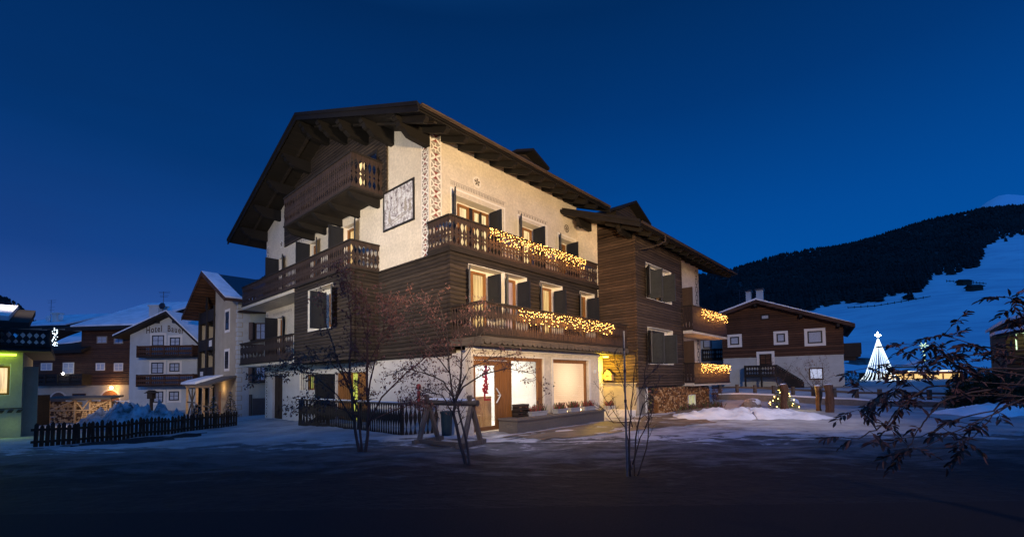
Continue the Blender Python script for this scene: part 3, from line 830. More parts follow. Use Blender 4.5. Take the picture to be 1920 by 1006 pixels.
# gable timber lining
mb = MB()
mb.prism([(-.05, 2.73, 9.3), (-.05, 13.2, 9.3), (-.05, 13.2, ZS(13.2)), (-.05, 7.85, 13.78), (-.05, 2.73, ZS(2.73))], (.045, 0, 0))
mb.box(-.11, -.052, 2.66, 2.76, 9.3, ZS(2.73))
mb.build('gable_cladding', 'chalet_cladding', CH)
mb = MB(); M = mapper('x', -.05)
bx(mb, M, 3.35, 3.43, -.06, -.002, 9.35, 11.3); bx(mb, M, 4.9, 4.98, -.06, -.002, 9.35, 11.3); bx(mb, M, 3.43, 4.9, -.06, -.002, 11.2, 11.3); bx(mb, M, 4.1, 4.2, -.055, -.002, 9.35, 11.2)
gd = mb.build('balcony_door', 'black_frame', CH)
mb = MB(); bx(mb, M, 4.45, 4.85, -.02, -.01, 9.4, 11.2); mb.build('curtain', 'curtain_bright', gd)
mb = MB(); bx(mb, M, 3.43, 4.1, -.03, -.01, 9.4, 11.2); mb.build('pane', 'dark_glass', gd)
# --- wing
WO = [(10.55, 13.6, 5.6, 7.36), (10.55, 13.6, 2.38, 4.2)]
mb = MB()
wall_holes(mb, mapper('y', -3.22), 9.46, 14.9, 1.30, 8.62, WO, .3)
mb.box(9.463, 9.7, -2.92, -1.2, 1.30, 8.9); mb.prism([(9.463, -3.2, 8.6), (9.463, -1.2, 8.6), (9.463, -1.2, 9.3)], (.25, 0, 0)); mb.box(9.463, 9.7, -1.2, 0, 5., 9.6)
mb.box(14.6, 14.9, -2.92, -2.5, 1.3, 8.8); mb.box(9.40, 9.52, -3.27, -3.14, 1.3, 8.6); mb.box(14.84, 14.94, -3.26, -3.16, 1.3, 8.6)
mb.box(9.5, 14.6, -2.92, -2.7, 1.28, 1.36)
mb.build('wing_wall', 'wing_cladding', CH)
M = mapper('y', -3.22)
for h in WO:
    o = window(CH, M, *h, .3, 'curtain_dim', frame='black_frame', sashes=[(11.2, 12.0), (12.1, 12.85)])
    for s_, g_ in ((10.66, -140), (11.36, -90), (12.92, -90)): panel_shutter(M, s_, .05 if g_ < -100 else .24, g_, h[2] + .06, h[3] - .28, o, 'shutter_grey', .72)
mb = MB(); mb.box(9.62, 19.4, -2.80, -2.6, -.6, 1.28); mb.build('wing_base_wall', 'stone', CH)
mb = MB(); mb.box(14.9, 19.7, -2.5, -2.2, 1.28, 8.9); mb.build('wing_plaster_wall', 'plaster', CH)
M = mapper('y', -2.5)
for z0, z1 in ((5.0, 7.05), (1.9, 3.9)):
    mb = MB(); bx(mb, M, 15.3, 16.5, -.03, -.001, z0, z1); o = mb.build('window', 'black_frame', CH)
    mb = MB(); bx(mb, M, 15.4, 16.4, -.035, -.03, z0 + .1, z1 - .1); mb.build('pane', 'dark_glass', o)
    for s_, g_ in ((15.35, -140), (16.5, -90)): panel_shutter(M, s_, -.04, g_, z0, z1 - .05, o, 'shutter_brown', .72)
M = mapper('y', -2.8)
mb = MB(); bx(mb, M, 11.0, 11.08, -.04, 0, 0, 1.25); bx(mb, M, 12.0, 12.08, -.04, 0, 0, 1.25); bx(mb, M, 11.08, 12.0, -.04, 0, 1.17, 1.25); bx(mb, M, 11.08, 12., -.04, 0, 0, .08)
for z in (.4, .8): bx(mb, M, 11.08, 12.0, -.03, 0, z, z + .03)
bd = mb.build('cellar_door', 'white_plastic', CH)
mb = MB(); bx(mb, M, 11.08, 12.0, -.015, -.005, .08, 1.17); mb.build('pane', 'room_white', bd)
point('cellar_light', MF.W(11.3, -3.25, 1.1), 7, (.85, 1., .7), .05)
# --- balconies
balcony(CH, [(-.05, .05), (-.05, -1.2), (9.4, -1.2)], 6.28, 7.38, prof=prof_heart)
balcony(CH, [(-.03, -1.2), (-.03, -2.72), (9.44, -2.72), (9.44, -1.25)], 3.14, 4.2, [(-.1, -2.76), (9.46, -2.76), (9.46, -1.2), (-.1, -1.2)], 3.1, prof=prof_vase, mats=('rail_timber', 'dark_timber', 'grey_timber'), pitch=.135)
balcony(CH, [(0, 3.36), (-1.24, 3.36), (-1.24, 16.15), (0, 16.15)], 6.15, 7.27, [(-1.24, 8.84), (-1.24, 16.15), (0, 16.15), (0, 8.84)], 6.14, pitch=.17)
balcony(CH, [(-1.24, 8.86), (-1.24, 16.4), (0, 16.4)], 2.78, 4.0, [(-1.24, 8.84), (-1.24, 16.4), (0, 16.4), (0, 8.84)], 2.8, prof=prof_vase)
gb = balcony(CH, [(-.03, 3.05), (-1.4, 3.05), (-1.4, 9.62), (-.03, 9.62)], 9.22, 10.62, [(-1.4, 3.05), (-1.4, 9.62), (0, 9.62), (0, 3.05)], 9.34, mats=('rail_timber', 'dark_timber', 'dark_timber'))
mb = MB()
for y in (3.3, 4.9, 6.5, 8.1, 9.4):
    mb.prism([(0, y, 8.86), (-1.05, y, 8.92), (-1.2, y, 9.0), (-1.3, y, 9.1), (-1.36, y, 9.17), (0, y, 9.17)], (0, .2, 0))
mb.build('bracket', 'roof_timber', gb)
RBF = [(14.9, -3.78), (20.85, -3.78), (20.85, -1), (19.7, -1), (19.7, -2.5), (14.9, -2.5)]
balcony(CH, [(14.95, -3.25), (14.95, -3.78), (20.8, -3.78), (20.8, -1)], 4.28, 5.66, RBF, 4.3, prof=lambda t_: prof_heart(t_) * .35)
RBF = [(14.9, -3.78), (21.1, -3.78), (21.1, -1), (19.7, -1), (19.7, -2.5), (14.9, -2.5)]
balcony(CH, [(14.95, -3.25), (14.95, -3.78), (21.1, -3.78), (21.1, -1)], 1.36, 2.49, RBF, 1.4, prof=lambda t_: prof_heart(t_) * .35)
# skirt under the lower balcony: fascia beam and a scalloped shingle edge
mb = MB(); mb.box(-.02, 9.46, -2.74, -2.64, 2.90, 3.13); mb.build('fascia', 'wing_cladding', CH)
mb = MB(); mb.box(-.12, .0, -2.76, -1.2, 2.84, 3.0); mb.box(-.1, 9.46, -2.7, -2.0, 2.805, 2.86); mb.build('balcony_beam', 'grey_timber', CH)
mb = MB()
for k in range(36):
    x0 = .0 + k * .262; c = [(x0 + .131 - .128 * math.cos(math.pi * j / 7), -2.79 - .015 * (k % 2), 2.94 - .085 * math.sin(math.pi * j / 7)) for j in range(8)]
    mb.prism([(x0 + .003, -2.79 - .015 * (k % 2), 3.02)] + c + [(x0 + .259, -2.79 - .015 * (k % 2), 3.02)], (0, .03, 0))
mb.build('shingle_edge', 'grey_timber', CH)
# --- roof
mb = MB()
def slab(mb, x0, x1, ya, za, yb, zb, th):
    mb.prism([(x0, ya, za), (x0, yb, zb), (x0, yb, zb - th), (x0, ya, za - th)], (x1 - x0, 0, 0))
slab(mb, -1.55, 10.2, -1.52, 10.46, 7.85, 14.03, .16); slab(mb, -1.55, 10.2, 17.75, 10.40, 7.852, 14.03, .16)
slab(mb, 8.0, 21.6, -4.23, 8.45, 7.85, 13.20, .14); slab(mb, 10.21, 21.6, 17.75, 9.6, 7.852, 13.20, .14)
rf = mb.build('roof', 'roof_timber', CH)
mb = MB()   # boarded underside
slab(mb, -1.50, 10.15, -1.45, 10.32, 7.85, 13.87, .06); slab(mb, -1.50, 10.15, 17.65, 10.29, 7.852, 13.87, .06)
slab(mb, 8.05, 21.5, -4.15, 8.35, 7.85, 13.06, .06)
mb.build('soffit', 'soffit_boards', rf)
mb = MB()   # barge boards
for xx, (ya, za, yb, zb) in ((-1.60, (-1.54, 10.46, 7.85, 14.05)), (-1.60, (17.8, 10.42, 7.852, 14.05)), (7.95, (-4.25, 8.50, -.2, 10.09)), (10.2, (-1.54, 10.46, 7.85, 14.05))):
    mb.prism([(xx, ya, za), (xx, yb, zb), (xx, yb, zb - .30), (xx, ya, za - .30)], (.05, 0, 0))
    mb.prism([(xx - .04, ya, za + .03), (xx - .04, yb, zb + .03), (xx - .04, yb, zb - .10), (xx - .04, ya, za - .10)], (.04, 0, 0))
mb.build('barge_board', 'roof_timber', rf)
x = -1.2
while x < 9.9:
    y0, y1 = .3, -1.40
    mb = MB(); mb.prism([(x, y0, ZS(y0)), (x, y0, ZS(y0) - .22), (x, y1 + .15, ZS(y1) - .20), (x, y1, ZS(y1) - .10), (x, y1, ZS(y1))], (.15, 0, 0)); mb.build('rafter', 'roof_timber', rf)
    x += .86
x = 8.4
while x < 21.4:
    y0, y1 = -2.3, -4.1
    mb = MB(); mb.prism([(x, y0, ZW(y0)), (x, y0, ZW(y0) - .2), (x, y1 + .15, ZW(y1) - .18), (x, y1, ZW(y1) - .08), (x, y1, ZW(y1))], (.14, 0, 0)); mb.build('rafter', 'roof_timber', rf)
    x += .9
def purlin(mb, x0, x1, y, z, w_=.24, h=.50):
    # carved end: stepped ogee
    P = [(x1, z), (x0 + .02, z), (x0, z - .10), (x0 + .06, z - .17), (x0 + .10, z - .16), (x0 + .14, z - .22), (x0 + .17, z - .32), (x0 + .25, z - .36), (x0 + .34, z - .37), (x0 + .42, z - .44), (x0 + .55, z - h), (x1, z - h - .05)]
    mb.prism([(a, y, b2) for a, b2 in P], (0, w_, 0))
for k, y in enumerate([-.05, 2.25, 4.1, 5.95, 7.73, 9.8, 11.75, 13.8, 15.85]):
    mb = MB(); yy = min(y, y + .24) if y < 7.7 else (y + .24 if y > 8 else y + .12)
    z = ZS(y if y < 7.7 else y + .24) - .0 if abs(y - 7.73) > .1 else 13.72
    purlin(mb, -1.42, .0, y, z - .01, .24, .52 if k else .55)
    mb.build('purlin', 'roof_timber', rf)
mb = MB()
for xx in (-.72,):
    slab(mb, xx - .06, xx + .06, -1.3, ZS(-1.3) , 7.8, ZS(7.8), .09); slab(mb, xx - .06, xx + .06, 17.4, ZS(17.4), 7.9, ZS(7.9), .09)
mb.build('batten', 'dark_timber', rf)
for xx, y in ((8.25, -3.1), (8.25, -.9)):
    mb = MB(); purlin(mb, xx, 9.5, y, ZW(y) - .01, .2, .38); mb.build('purlin', 'roof_timber', rf)
mb = MB(); mb.tube([(-1.5, -1.60, 10.40), (10.1, -1.60, 10.40)], .065, 8); mb.tube([(8.0, -4.32, 8.40), (21.5, -4.32, 8.40)], .06, 8)
mb.tube([(10.4, -4.3, 8.34), (10.4, -4.3, 8.1), (10.1, -4.1, 7.9), (9.8, -3.4, 7.80), (9.55, -3.28, 7.72), (9.55, -3.26, 7.4)], .045, 8)
mb.build('gutter', 'wing_cladding', rf)
def dormer(x, y, zt, hw, h):
    mb = MB(); z = zt - h
    mb.prism([(x - hw + .15, y, z - 2.), (x + hw - .15, y, z - 2.), (x + hw - .15, y, z), (x, y, zt - .15), (x - hw + .15, y, z)], (0, 3, 0))
    o = mb.build('dormer', 'chalet_cladding', CH)
    mb = MB()
    for s_ in (-1, 1): mb.prism([(x, y - .5, zt), (x + s_ * (hw + .25), y - .5, z - .12), (x + s_ * (hw + .25), y - .5, z - .24), (x, y - .5, zt - .12)], (0, 5, 0))
    mb.build('roof', 'roof_timber', o)
dormer(6.64, 1.0, 12.88, 1.0, .40)
dormer(13.24, -1.0, 11.68, 1.6, .75)
# --- painted decoration
def quoin(side, a0, a1, z0, z1, red='trim_red'):
    M = mapper(side, -.006); M2 = mapper(side, -.009); M3 = mapper(side, -.012)
    g = MB(); bx(g, M, a0, a1, 0, .005, z0, z1); o = g.build('painted_corner', 'trim_grey', CH)
    wh = MB(); rd = MB(); w_ = a1 - a0; H = w_ * 1.28; z = z0; t_ = w_ * .095
    def bar(p, q, tt=t_):
        a = Vector(M2(p[0], 0, p[1])); b2 = Vector(M2(q[0], 0, q[1])); upv = (1, 0, 0) if side == 'x' else (0, 1, 0)
        d = (b2 - a).normalized(); r = d.cross(Vector(upv)).normalized() * tt / 2
        off = Vector(upv) * -.003
        wh.add([a + r, b2 + r, b2 - r, a - r], [(0, 1, 2, 3)]); 
        wh.add([a + r + off, b2 + r + off, b2 - r + off, a - r + off], [(0, 1, 2, 3)])
    bar((a0 + t_ / 2, z0), (a0 + t_ / 2, z1)); bar((a1 - t_ / 2, z0), (a1 - t_ / 2, z1))
    while z < z1 - .05:
        zt = min(z + H * .5, z1); zm = (z + zt) / 2; am = (a0 + a1) / 2
        bar((a0, z), (a1, zt), t_ * 1.5); bar((a0, zt), (a1, z), t_ * 1.5)
        for s_ in (-1, 1):
            P = [M3(am, -.001, zm + s_ * .02), M3(am - w_ * .22, -.001, zm + s_ * (zt - zm) * .78), M3(am + w_ * .22, -.001, zm + s_ * (zt - zm) * .78)]
            rd.add(P, [(0, 1, 2)])
        z = zt
        if z >= z1 - .05: break
        zt = min(z + H * .5, z1); zm = (z + zt) / 2
        for p, q in (((a0, z), (am - w_ * .2, zm - .05)), ((a1, z), (am + w_ * .2, zm - .05)), ((a0, zt), (am - w_ * .2, zm + .05)), ((a1, zt), (am + w_ * .2, zm + .05)), ((am - w_ * .2, zm - .05), (am - w_ * .2, zm + .05)), ((am + w_ * .2, zm - .05), (am + w_ * .2, zm + .05)),
                     ((am - w_ * .2, zm + .05), (am + w_ * .2, zm + .05)), ((am - w_ * .2, zm - .05), (am + w_ * .2, zm - .05)), ((am, zm + .05), (am, zt)), ((am, zm - .05), (am, z))): bar(p, q, t_ * .8)
        rd.add([M3(am - w_ * .12, -.001, zm - .03), M3(am + w_ * .12, -.001, zm - .03), M3(am + w_ * .12, -.001, zm + .03), M3(am - w_ * .12, -.001, zm + .03)], [(0, 1, 2, 3)])
        z = zt
    wh.add(rd.v, rd.f, 1); wh.build('painted_pattern', ['trim_white', red], o)
quoin('y', .02, .56, 6.30, 10.80); quoin('x', .02, .46, 6.22, 10.55)
quoin('x', 15.55, 15.95, 6.22, 9.9, 'trim_dark'); quoin('x', 15.55, 15.95, -.3, 5.9, 'trim_dark')
def quoin_r():
    M = mapper('y', -2.505); mb = MB(); z = 1.6
    while z < 8.4:
        for k in range(12):
            t0 = 2 * math.pi * k / 12; 
            p = [(19.25 + .2 * math.cos(t0 + q), z + .25 * math.sin(t0 + q)) for q in (0, .5)]; p2 = [(19.25 + .13 * math.cos(t0 + q), z + .17 * math.sin(t0 + q)) for q in (.5, 0)]
            mb.add([M(a, -.004, b2) for a, b2 in p + p2], [(0, 1, 2, 3)])
        z += .52
    mb.build('painted_corner', 'trim_dark', CH)
quoin_r()
def dentils(side, c, a0, a1, z, n, mat='trim_dark', hh=.10):
    M = mapper(side, c - .006); mb = MB(); w_ = (a1 - a0) / n
    for k in range(n): bx(mb, M, a0 + w_ * k, a0 + w_ * (k + .5), 0, .005, z, z + hh)
    bx(mb, M, a0 - .03, a1 + .03, 0, .005, z + hh + .02, z + hh + .04)
    mb.build('painted_frieze', mat, CH)
dentils('y', 0, 1.0, 3.98, 9.14, 34, 'trim_grey', .13); dentils('y', 0, 4.85, 6.95, 9.06, 11, 'trim_grey')
dentils('x', 0, 5.2, 8.1, 9.12, 24, 'trim_grey'); dentils('x', 0, 9.1, 11.4, 9.12, 10, 'trim_grey'); dentils('x', 0, 12.2, 14.9, 5.6, 14, 'trim_grey')
def frame_line(side, c, a0, a1, z0, z1):
    M = mapper(side, c - .004); mb = MB()
    for a in (a0, a1): bx(mb, M, a - .03, a + .03, 0, .0035, z0, z1)
    bx(mb, M, a0 - .03, a1 + .03, -.001, .0035, z1, z1 + .06); mb.build('painted_border', 'trim_white', CH)
frame_line('y', 0, 1.02, 3.98, 6.4, 9.0); frame_line('y', 0, 4.84, 6.92, 6.4, 8.96); frame_line('y', 0, 7.8, 9.3, 6.4, 8.85)
def rosette(side, c, a, z, r=.2, star=True):
    M = mapper(side, c - .006); mb = MB(); mw = MB()
    for k in range(20):
        p = [(a + rr * math.cos(2 * math.pi * q / 20), z + rr * math.sin(2 * math.pi * q / 20)) for rr, q in ((r, k), (r, k + 1), (r * .8, k + 1), (r * .8, k))]
        (mb if not star else mw).add([M(x_, -.002, y_) for x_, y_ in p], [(0, 1, 2, 3)])
    for k in range(5 if star else 6):
        t0 = 2 * math.pi * k / (5 if star else 6) + .3
        p = [(a, z), (a + r * .45 * math.cos(t0 - .35), z + r * .45 * math.sin(t0 - .35)), (a + r * .8 * math.cos(t0), z + r * .8 * math.sin(t0)), (a + r * .45 * math.cos(t0 + .35), z + r * .45 * math.sin(t0 + .35))]
        mb.add([M(x_, -.003, y_) for x_, y_ in p], [(0, 1, 2, 3)])
    o = mb.build('rosette', 'trim_dark', CH)
    if mw.v: mw.build('ring', 'trim_white', o)
rosette('y', 0, 2.38, 9.66, .22); rosette('y', 0, 8.55, 9.28, .2, False); rosette('x', 0, 6.6, 9.55, .22, False); rosette('x', 0, 13.7, 9.6, .22); rosette('y', -2.5, 16.0, 7.6, .2, False); rosette('x', 0, 9.2, 5.6, .2, False)
# mural
mb = MB(); M = mapper('x', -.05)
bx(mb, M, .88, 3.0, 0, .045, 7.74, 7.82); bx(mb, M, .88, 3.0, 0, .045, 9.28, 9.36); bx(mb, M, .88, .96, 0, .045, 7.82, 9.28); bx(mb, M, 2.92, 3.0, 0, .045, 7.82, 9.28)
mu = mb.build('mural', 'black_frame', CH)
mb = MB(); bx(mb, M, .96, 2.92, .02, .04, 7.82, 9.28); mb.build('painting', 'mural_paint', mu)
mb = MB(); M4 = mapper('x', -.034)
def fig(cx, cz, s_):      # small standing figures in the painted scene
    for a, z, rw, rh in ((0, .30, .045, .055), (0, .16, .075, .10), (0, 0, .11, .12)):
        mb.add([M4(cx + s_ * (a + rw * math.cos(q)), 0, cz + s_ * (z + rh * math.sin(q))) for q in [k * .785 for k in range(8)]], [tuple(range(8))])
fig(2.55, 8.15, 1.0); fig(1.45, 8.35, 1.1); fig(1.15, 8.25, .9)
mb.build('figure', 'trim_grey', mu)
mb = MB()
for p, q in (((2.8, 7.95), (1.6, 8.2)), ((2.6, 7.9), (1.4, 8.12)), ((2.0, 8.3), (2.0, 9.1)), ((2.2, 8.4), (2.25, 9.2)), ((1.75, 8.5), (1.7, 9.2)), ((1.2, 8.5), (1.0, 8.6)), ((2.75, 8.6), (2.7, 9.2))):
    mb.beam(M4(p[0], -.004, p[1]), M4(q[0], -.004, q[1]), .004, .03, (0, 0, 1) if abs(p[0] - q[0]) > .3 else (0, 1, 0))
mb.build('brush_stroke', 'trim_grey', mu)
# ground floor doors and windows on the gable front
M = XF
mb = MB(); bx(mb, M, 13.40, 14.85, .12, .2, -.32, 2.16)
for c in (13.55, 14.2):
    for z in (-.15, .65, 1.45): bx(mb, M, c, c + .5, .09, .12, z, z + .6)
mb.build('side_door', 'picket_timber', CH)
o = window(CH, M, 8.85, 11.15, 1.31, 2.22, .2, 'curtain_warm', sashes=[(8.9, 9.6), (9.7, 10.4)])
for c in o.children:
    if c.name.startswith('curtain'): c.data.materials[0] = MATS['window_green']
mb = MB()
for k in range(9): bx(mb, M, 8.86 + k * .26, 8.89 + k * .26, .03, .05, 1.32, 2.2)
mb.build('bars', 'black_frame', o)
mb = MB(); bx(mb, M, 4.3, 5.3, .10, .16, .0, 2.12); bx(mb, M, 5.75, 7.1, .1, .16, 0, 2.12)
for k in range(7): bx(mb, M, 5.8 + k * .19, 5.82 + k * .19, .08, .1, .05, 2.08)
for k in range(5): bx(mb, M, 4.35 + k * .19, 4.37 + k * .19, .08, .1, .05, 2.08)
o = mb.build('terrace_door', 'oak_frame', CH)
mb = MB(); bx(mb, M, 5.3, 5.75, .14, .15, .05, 2.1); mb.build('pane', 'window_green', o)
panel_shutter(M, 7.2, -.02, 180, .0, 2.1, o, 'shutter_paint', .9)

# ---------------------------------------------------------------- fairy lights on the balconies
def fairy(a0, a1, yy, ztop_, n, drop, label, seed):
    r = random.Random(seed); L = a1 - a0
    root = empty('fairy_lights', MF.W(a0, yy, ztop_), MF.ang, label, 'string lights', 'warm fairy light curtains hung on the chalet balconies')
    cb = MB(); bulbs = []; x = 0
    cb.tube([(0, 0, 0), (L, 0, 0)], .006, 4)
    k = 0; ns = int(L / .115)
    per = n / ns
    for i in range(ns):
        x = L * (i + .5) / ns; d = drop * r.choice([.45, .7, .9, 1., .6]); m_ = max(1, int(per + r.random()))
        cb.tube([(x, 0, 0), (x + r.uniform(-.02, .02), -.01, -d)], .004, 3)
        for j in range(m_): bulbs.append((x + r.uniform(-.05, .05), -.03 + r.uniform(-.02, .01), -d * (j + r.random()) / m_ + .02))
    cb.build('cable', 'black_frame', root)
    r.shuffle(bulbs)
    proto = None; rest = MB()
    for q, P in enumerate(bulbs):
        if q < 100:
            if proto is None:
                mb = MB(); mb.ball((0, 0, 0), .0155, 6, 4); proto = mb.build('bulb', 'bulb_glow', root, loc=P)
            else:
                c = proto.copy(); COL.objects.link(c); c.parent = root; c.location = P; c.scale = (r.uniform(.6, 1.1),) * 3
        else: rest.ball(P, r.uniform(.009, .016), 6, 4)
    for q in range(round(L / .8)): point('string_glow', MF.W(a0 + L * (q + .5) / round(L / .8), yy - .20, ztop_ - .28), 17., (1., .40, .07), .08)
    if rest.v: tag(rest.build('small_bulbs', 'bulb_glow', root), kind='stuff')
fairy(1.75, 8.2, -1.29, 7.36, 250, .62, 'string lights on the upper long balcony, over the timber storey', 1)
fairy(1.58, 8.05, -2.82, 4.12, 190, .55, 'string lights on the lower long balcony, above the shop front', 2)
fairy(16.0, 20.7, -3.87, 5.60, 115, .62, 'string lights on the upper small balcony at the far end of the chalet', 3)
fairy(15.7, 20.95, -3.87, 2.44, 125, .55, 'string lights on the lowest small balcony above the log wall', 4)

# ---------------------------------------------------------------- things by the shop
def flowerbox(x, y, z, w_, label, cat='flower box'):
    o = empty('flower_box', MF.W(x, y, z), MF.ang, label, cat, 'grey flower boxes with heather')
    mb = MB(); h = .17
    mb.prism([(-w_ / 2, -.11, 0), (w_ / 2, -.11, 0), (w_ / 2 + .03, -.13, h), (-w_ / 2 - .03, -.13, h)], (0, .24, 0)); mb.box(-w_ / 2 - .05, w_ / 2 + .05, -.15, .13, h - .03, h)
    mb.build('planter', 'planter_grey', o)
    mb = MB()
    for k in range(150):
        a = Vector((random.uniform(-w_ / 2, w_ / 2), random.uniform(-.09, .09), h)); b2 = a + Vector((random.gauss(0, .06), random.gauss(0, .05), random.uniform(.1, .26)))
        s_ = Vector((random.uniform(-1, 1), random.uniform(-1, 1), 0)).normalized() * .012
        mb.add([a - s_, a + s_, b2 + s_ * .6, b2 - s_ * .6], [(0, 1, 2, 3)], 0 if random.random() < .55 else 1)
    mb.build('heather', ['heather', 'heather_green'], o)
flowerbox(2.85, -2.55, .40, .85, 'grey box with green heather in front of the side window next to the shop door')
flowerbox(4.25, -2.55, .40, .6, 'grey box with red heather, left one below the peach lit window')
flowerbox(5.15, -2.55, .40, .6, 'grey box with red heather, middle one below the peach lit window')
flowerbox(6.2, -2.55, .40, .75, 'grey box with red heather, right one below the peach lit window')
flowerbox(9.15, -1.9, .25, .7, 'heather box inside the yellow lit porch')
mb = MB(); mb.box(8.8, 9.41, -3.1, -1.42, -.3, .25); mb.build('porch_sill', 'white_paint', CH)
# small glowing lantern between the boxes
for k, (x, lb) in enumerate(((4.72, 'small white candle lantern between the left and middle heather boxes'), (5.68, 'small white candle lantern between the middle and right heather boxes'))):
    o = empty('lantern', MF.W(x, -2.5, .40), MF.ang, lb, 'lantern', 'small candle lanterns on the shop sill')
    mb = MB(); mb.tube([(0, 0, 0), (0, 0, .12), (0, 0, .15), (0, 0, .19)], [.045, .045, .02, .02], 8); mb.build('jar', 'white_plastic', o)
    mb = MB(); mb.box(-.008, .008, -.052, -.046, .03, .08); mb.build('flame', 'lamp_warm', o)
# bird house on the porch cladding
o = empty('bird_house', MF.W(9.3, -1.78, 1.62), MF.ang, 'little house shaped letter box on the yellow lit porch wall', 'letter box')
mb = MB(); mb.prism([(.09, -.2, 0), (.09, .2, 0), (.09, .2, .36), (.09, 0, .52), (.09, -.2, .36)], (-.2, 0, 0)); mb.build('box', 'oak_light', o)
mb = MB()
for s_ in (-1, 1): mb.prism([(.1, 0, .58), (.1, s_ * .27, .34), (.1, s_ * .27, .30), (.1, 0, .54)], (-.26, 0, 0))
mb.build('roof', 'dark_timber', o)
mb = MB(); mb.box(-.116, -.11, -.08, .08, .2, .24); mb.build('slot', 'black_frame', o)
mb = MB(); mb.box(.02, .09, .24, .42, .05, .34); tag(mb.build('notice_board', 'oak_light', None), 'pale square notice next to the house shaped letter box', 'notice')
nb = bpy.data.objects['notice_board']; nb.location = MF.W(9.3, -1.78, 1.62); nb.rotation_euler.z = MF.ang
# chair, cupboard and wreath seen inside the shop
o = empty('chair', MF.W(.95, -1.25, 0), MF.ang, 'pale wooden ladder back chair just inside the glass shop door', 'chair')
mb = MB(); mb.box(-.2, .2, -.2, .2, .43, .47); mb.build('seat', 'oak_light', o)
for x in (-.18, .18):
    for y in (-.18, .18):
        mb = MB(); mb.box(x - .02, x + .02, y - .02, y + .02, 0, .43 if y > 0 else .98); mb.build('leg', 'oak_light', o)
mb = MB()
for z in (.58, .72, .88): mb.box(-.2, .2, -.21, -.17, z, z + .07)
mb.build('backrest', 'oak_light', o)
o = empty('cupboard', MF.W(1.75, -.9, 0), MF.ang, 'pale wooden cupboard behind the shop door glass', 'cupboard')
mb = MB(); mb.box(-.4, .4, 0, .45, 0, 1.1); mb.build('body', 'oak_light', o)
mb = MB(); mb.box(-.36, -.01, -.02, 0, .05, 1.05); mb.box(.01, .36, -.02, 0, .05, 1.05); mb.build('door', 'oak_light', o)
o = empty('garland', MF.W(1.05, -1.75, 1.25), MF.ang, 'hanging red bauble garland behind the glass shop door', 'garland')
mb = MB()
for k in range(90):
    zz = k / 90; mb.ball((random.gauss(0, .05 + .02 * math.sin(zz * 9)), random.gauss(0, .04), zz * .95), random.uniform(.025, .045), 6, 4)
mb.build('bauble', 'red_paint', o)
mb = MB(); mb.box(-.10, -.04, -.01, .01, -.25, .35); mb.box(-.10, .22, -.01, .01, -.25, -.19); mb.build('ribbon', 'red_paint', o)
o = empty('shelf_unit', MF.W(2.9, 1.8, 0), MF.ang, 'grey counter with shelves at the back of the shop room', 'shelf')
mb = MB(); mb.box(-.9, .9, 0, .5, 0, 1.0); mb.build('counter', 'room_grey', o)
mb = MB()
for z in (1.5, 1.9): mb.box(-.8, .8, .4, .7, z, z + .03)
mb.build('shelf', 'oak_light', o)
o = empty('firewood_crate', MF.W(2.15, -2.35, .4), MF.ang, 'dark wicker firewood crate left of the green heather box', 'crate')
mb = MB()
for z in (0, .12, .24, .36):
    mb.box(-.3, .3, -.16, -.14, z, z + .08)
mb.box(-.3, -.28, -.14, .1, 0, .44); mb.box(.28, .3, -.14, .1, 0, .44); mb.box(-.3, .3, .1, .12, 0, .44)
mb.build('slats', 'chalet_cladding', o)
mb = MB()
for k in range(14): 
    a = Vector((random.uniform(-.22, .22), -.1, random.uniform(.06, .38))); mb.tube([a, a + Vector((0, .18, 0))], .045, 7)
mb.build('logs', 'log_ends', o)

# ---------------------------------------------------------------- stacked firewood wall under the wing
mb = MB(); r = random.Random(9)
root = empty('firewood_stack', MF.W(11.25, -3.3, 0), MF.ang, 'long wall of stacked split logs under the wing at the right end of the chalet', 'firewood')
mb.box(.02, 7.4, .13, .5, -.4, 1.24); mb.build('inner_logs', 'log_ends', root)
proto = []
mb = MB(); z = -.3
while z < 1.2:
    x = r.uniform(0, .05)
    while x < 7.42:
        rr = r.uniform(.032, .055)
        if not (3.95 < x < 4.95 and .15 < z < .72):
            n = r.choice([4, 5, 6, 7]); a0 = r.uniform(0, 6); y0 = r.uniform(-.05, .03)
            mb.prism([(x + rr * 1.05 * math.cos(a0 + 2 * math.pi * k / n), y0, z + rr * math.sin(a0 + 2 * math.pi * k / n)) for k in range(n)], (0, .18, 0), r.choice([0, 0, 1, 2]))
        x += rr * 1.9
    z += .08
tag(mb.build('split_logs', ['oak_frame', 'oak_light', 'stump_bark'], root), kind='stuff')  # warm light on the stack is put into the redder log colour
mb = MB(); mb.box(3.95, 4.95, -.06, .12, .12, .16); mb.box(3.95, 4.95, -.06, .12, .70, .74); mb.box(3.95, 4.0, -.06, .12, .16, .70); mb.box(4.9, 4.95, -.06, .12, .16, .7); mb.box(4.42, 4.48, -.05, .12, .16, .7); mb.build('window_frame', 'white_plastic', root)
mb = MB(); mb.box(4.0, 4.9, .08, .125, .16, .70); mb.build('pane', 'window_green', root)

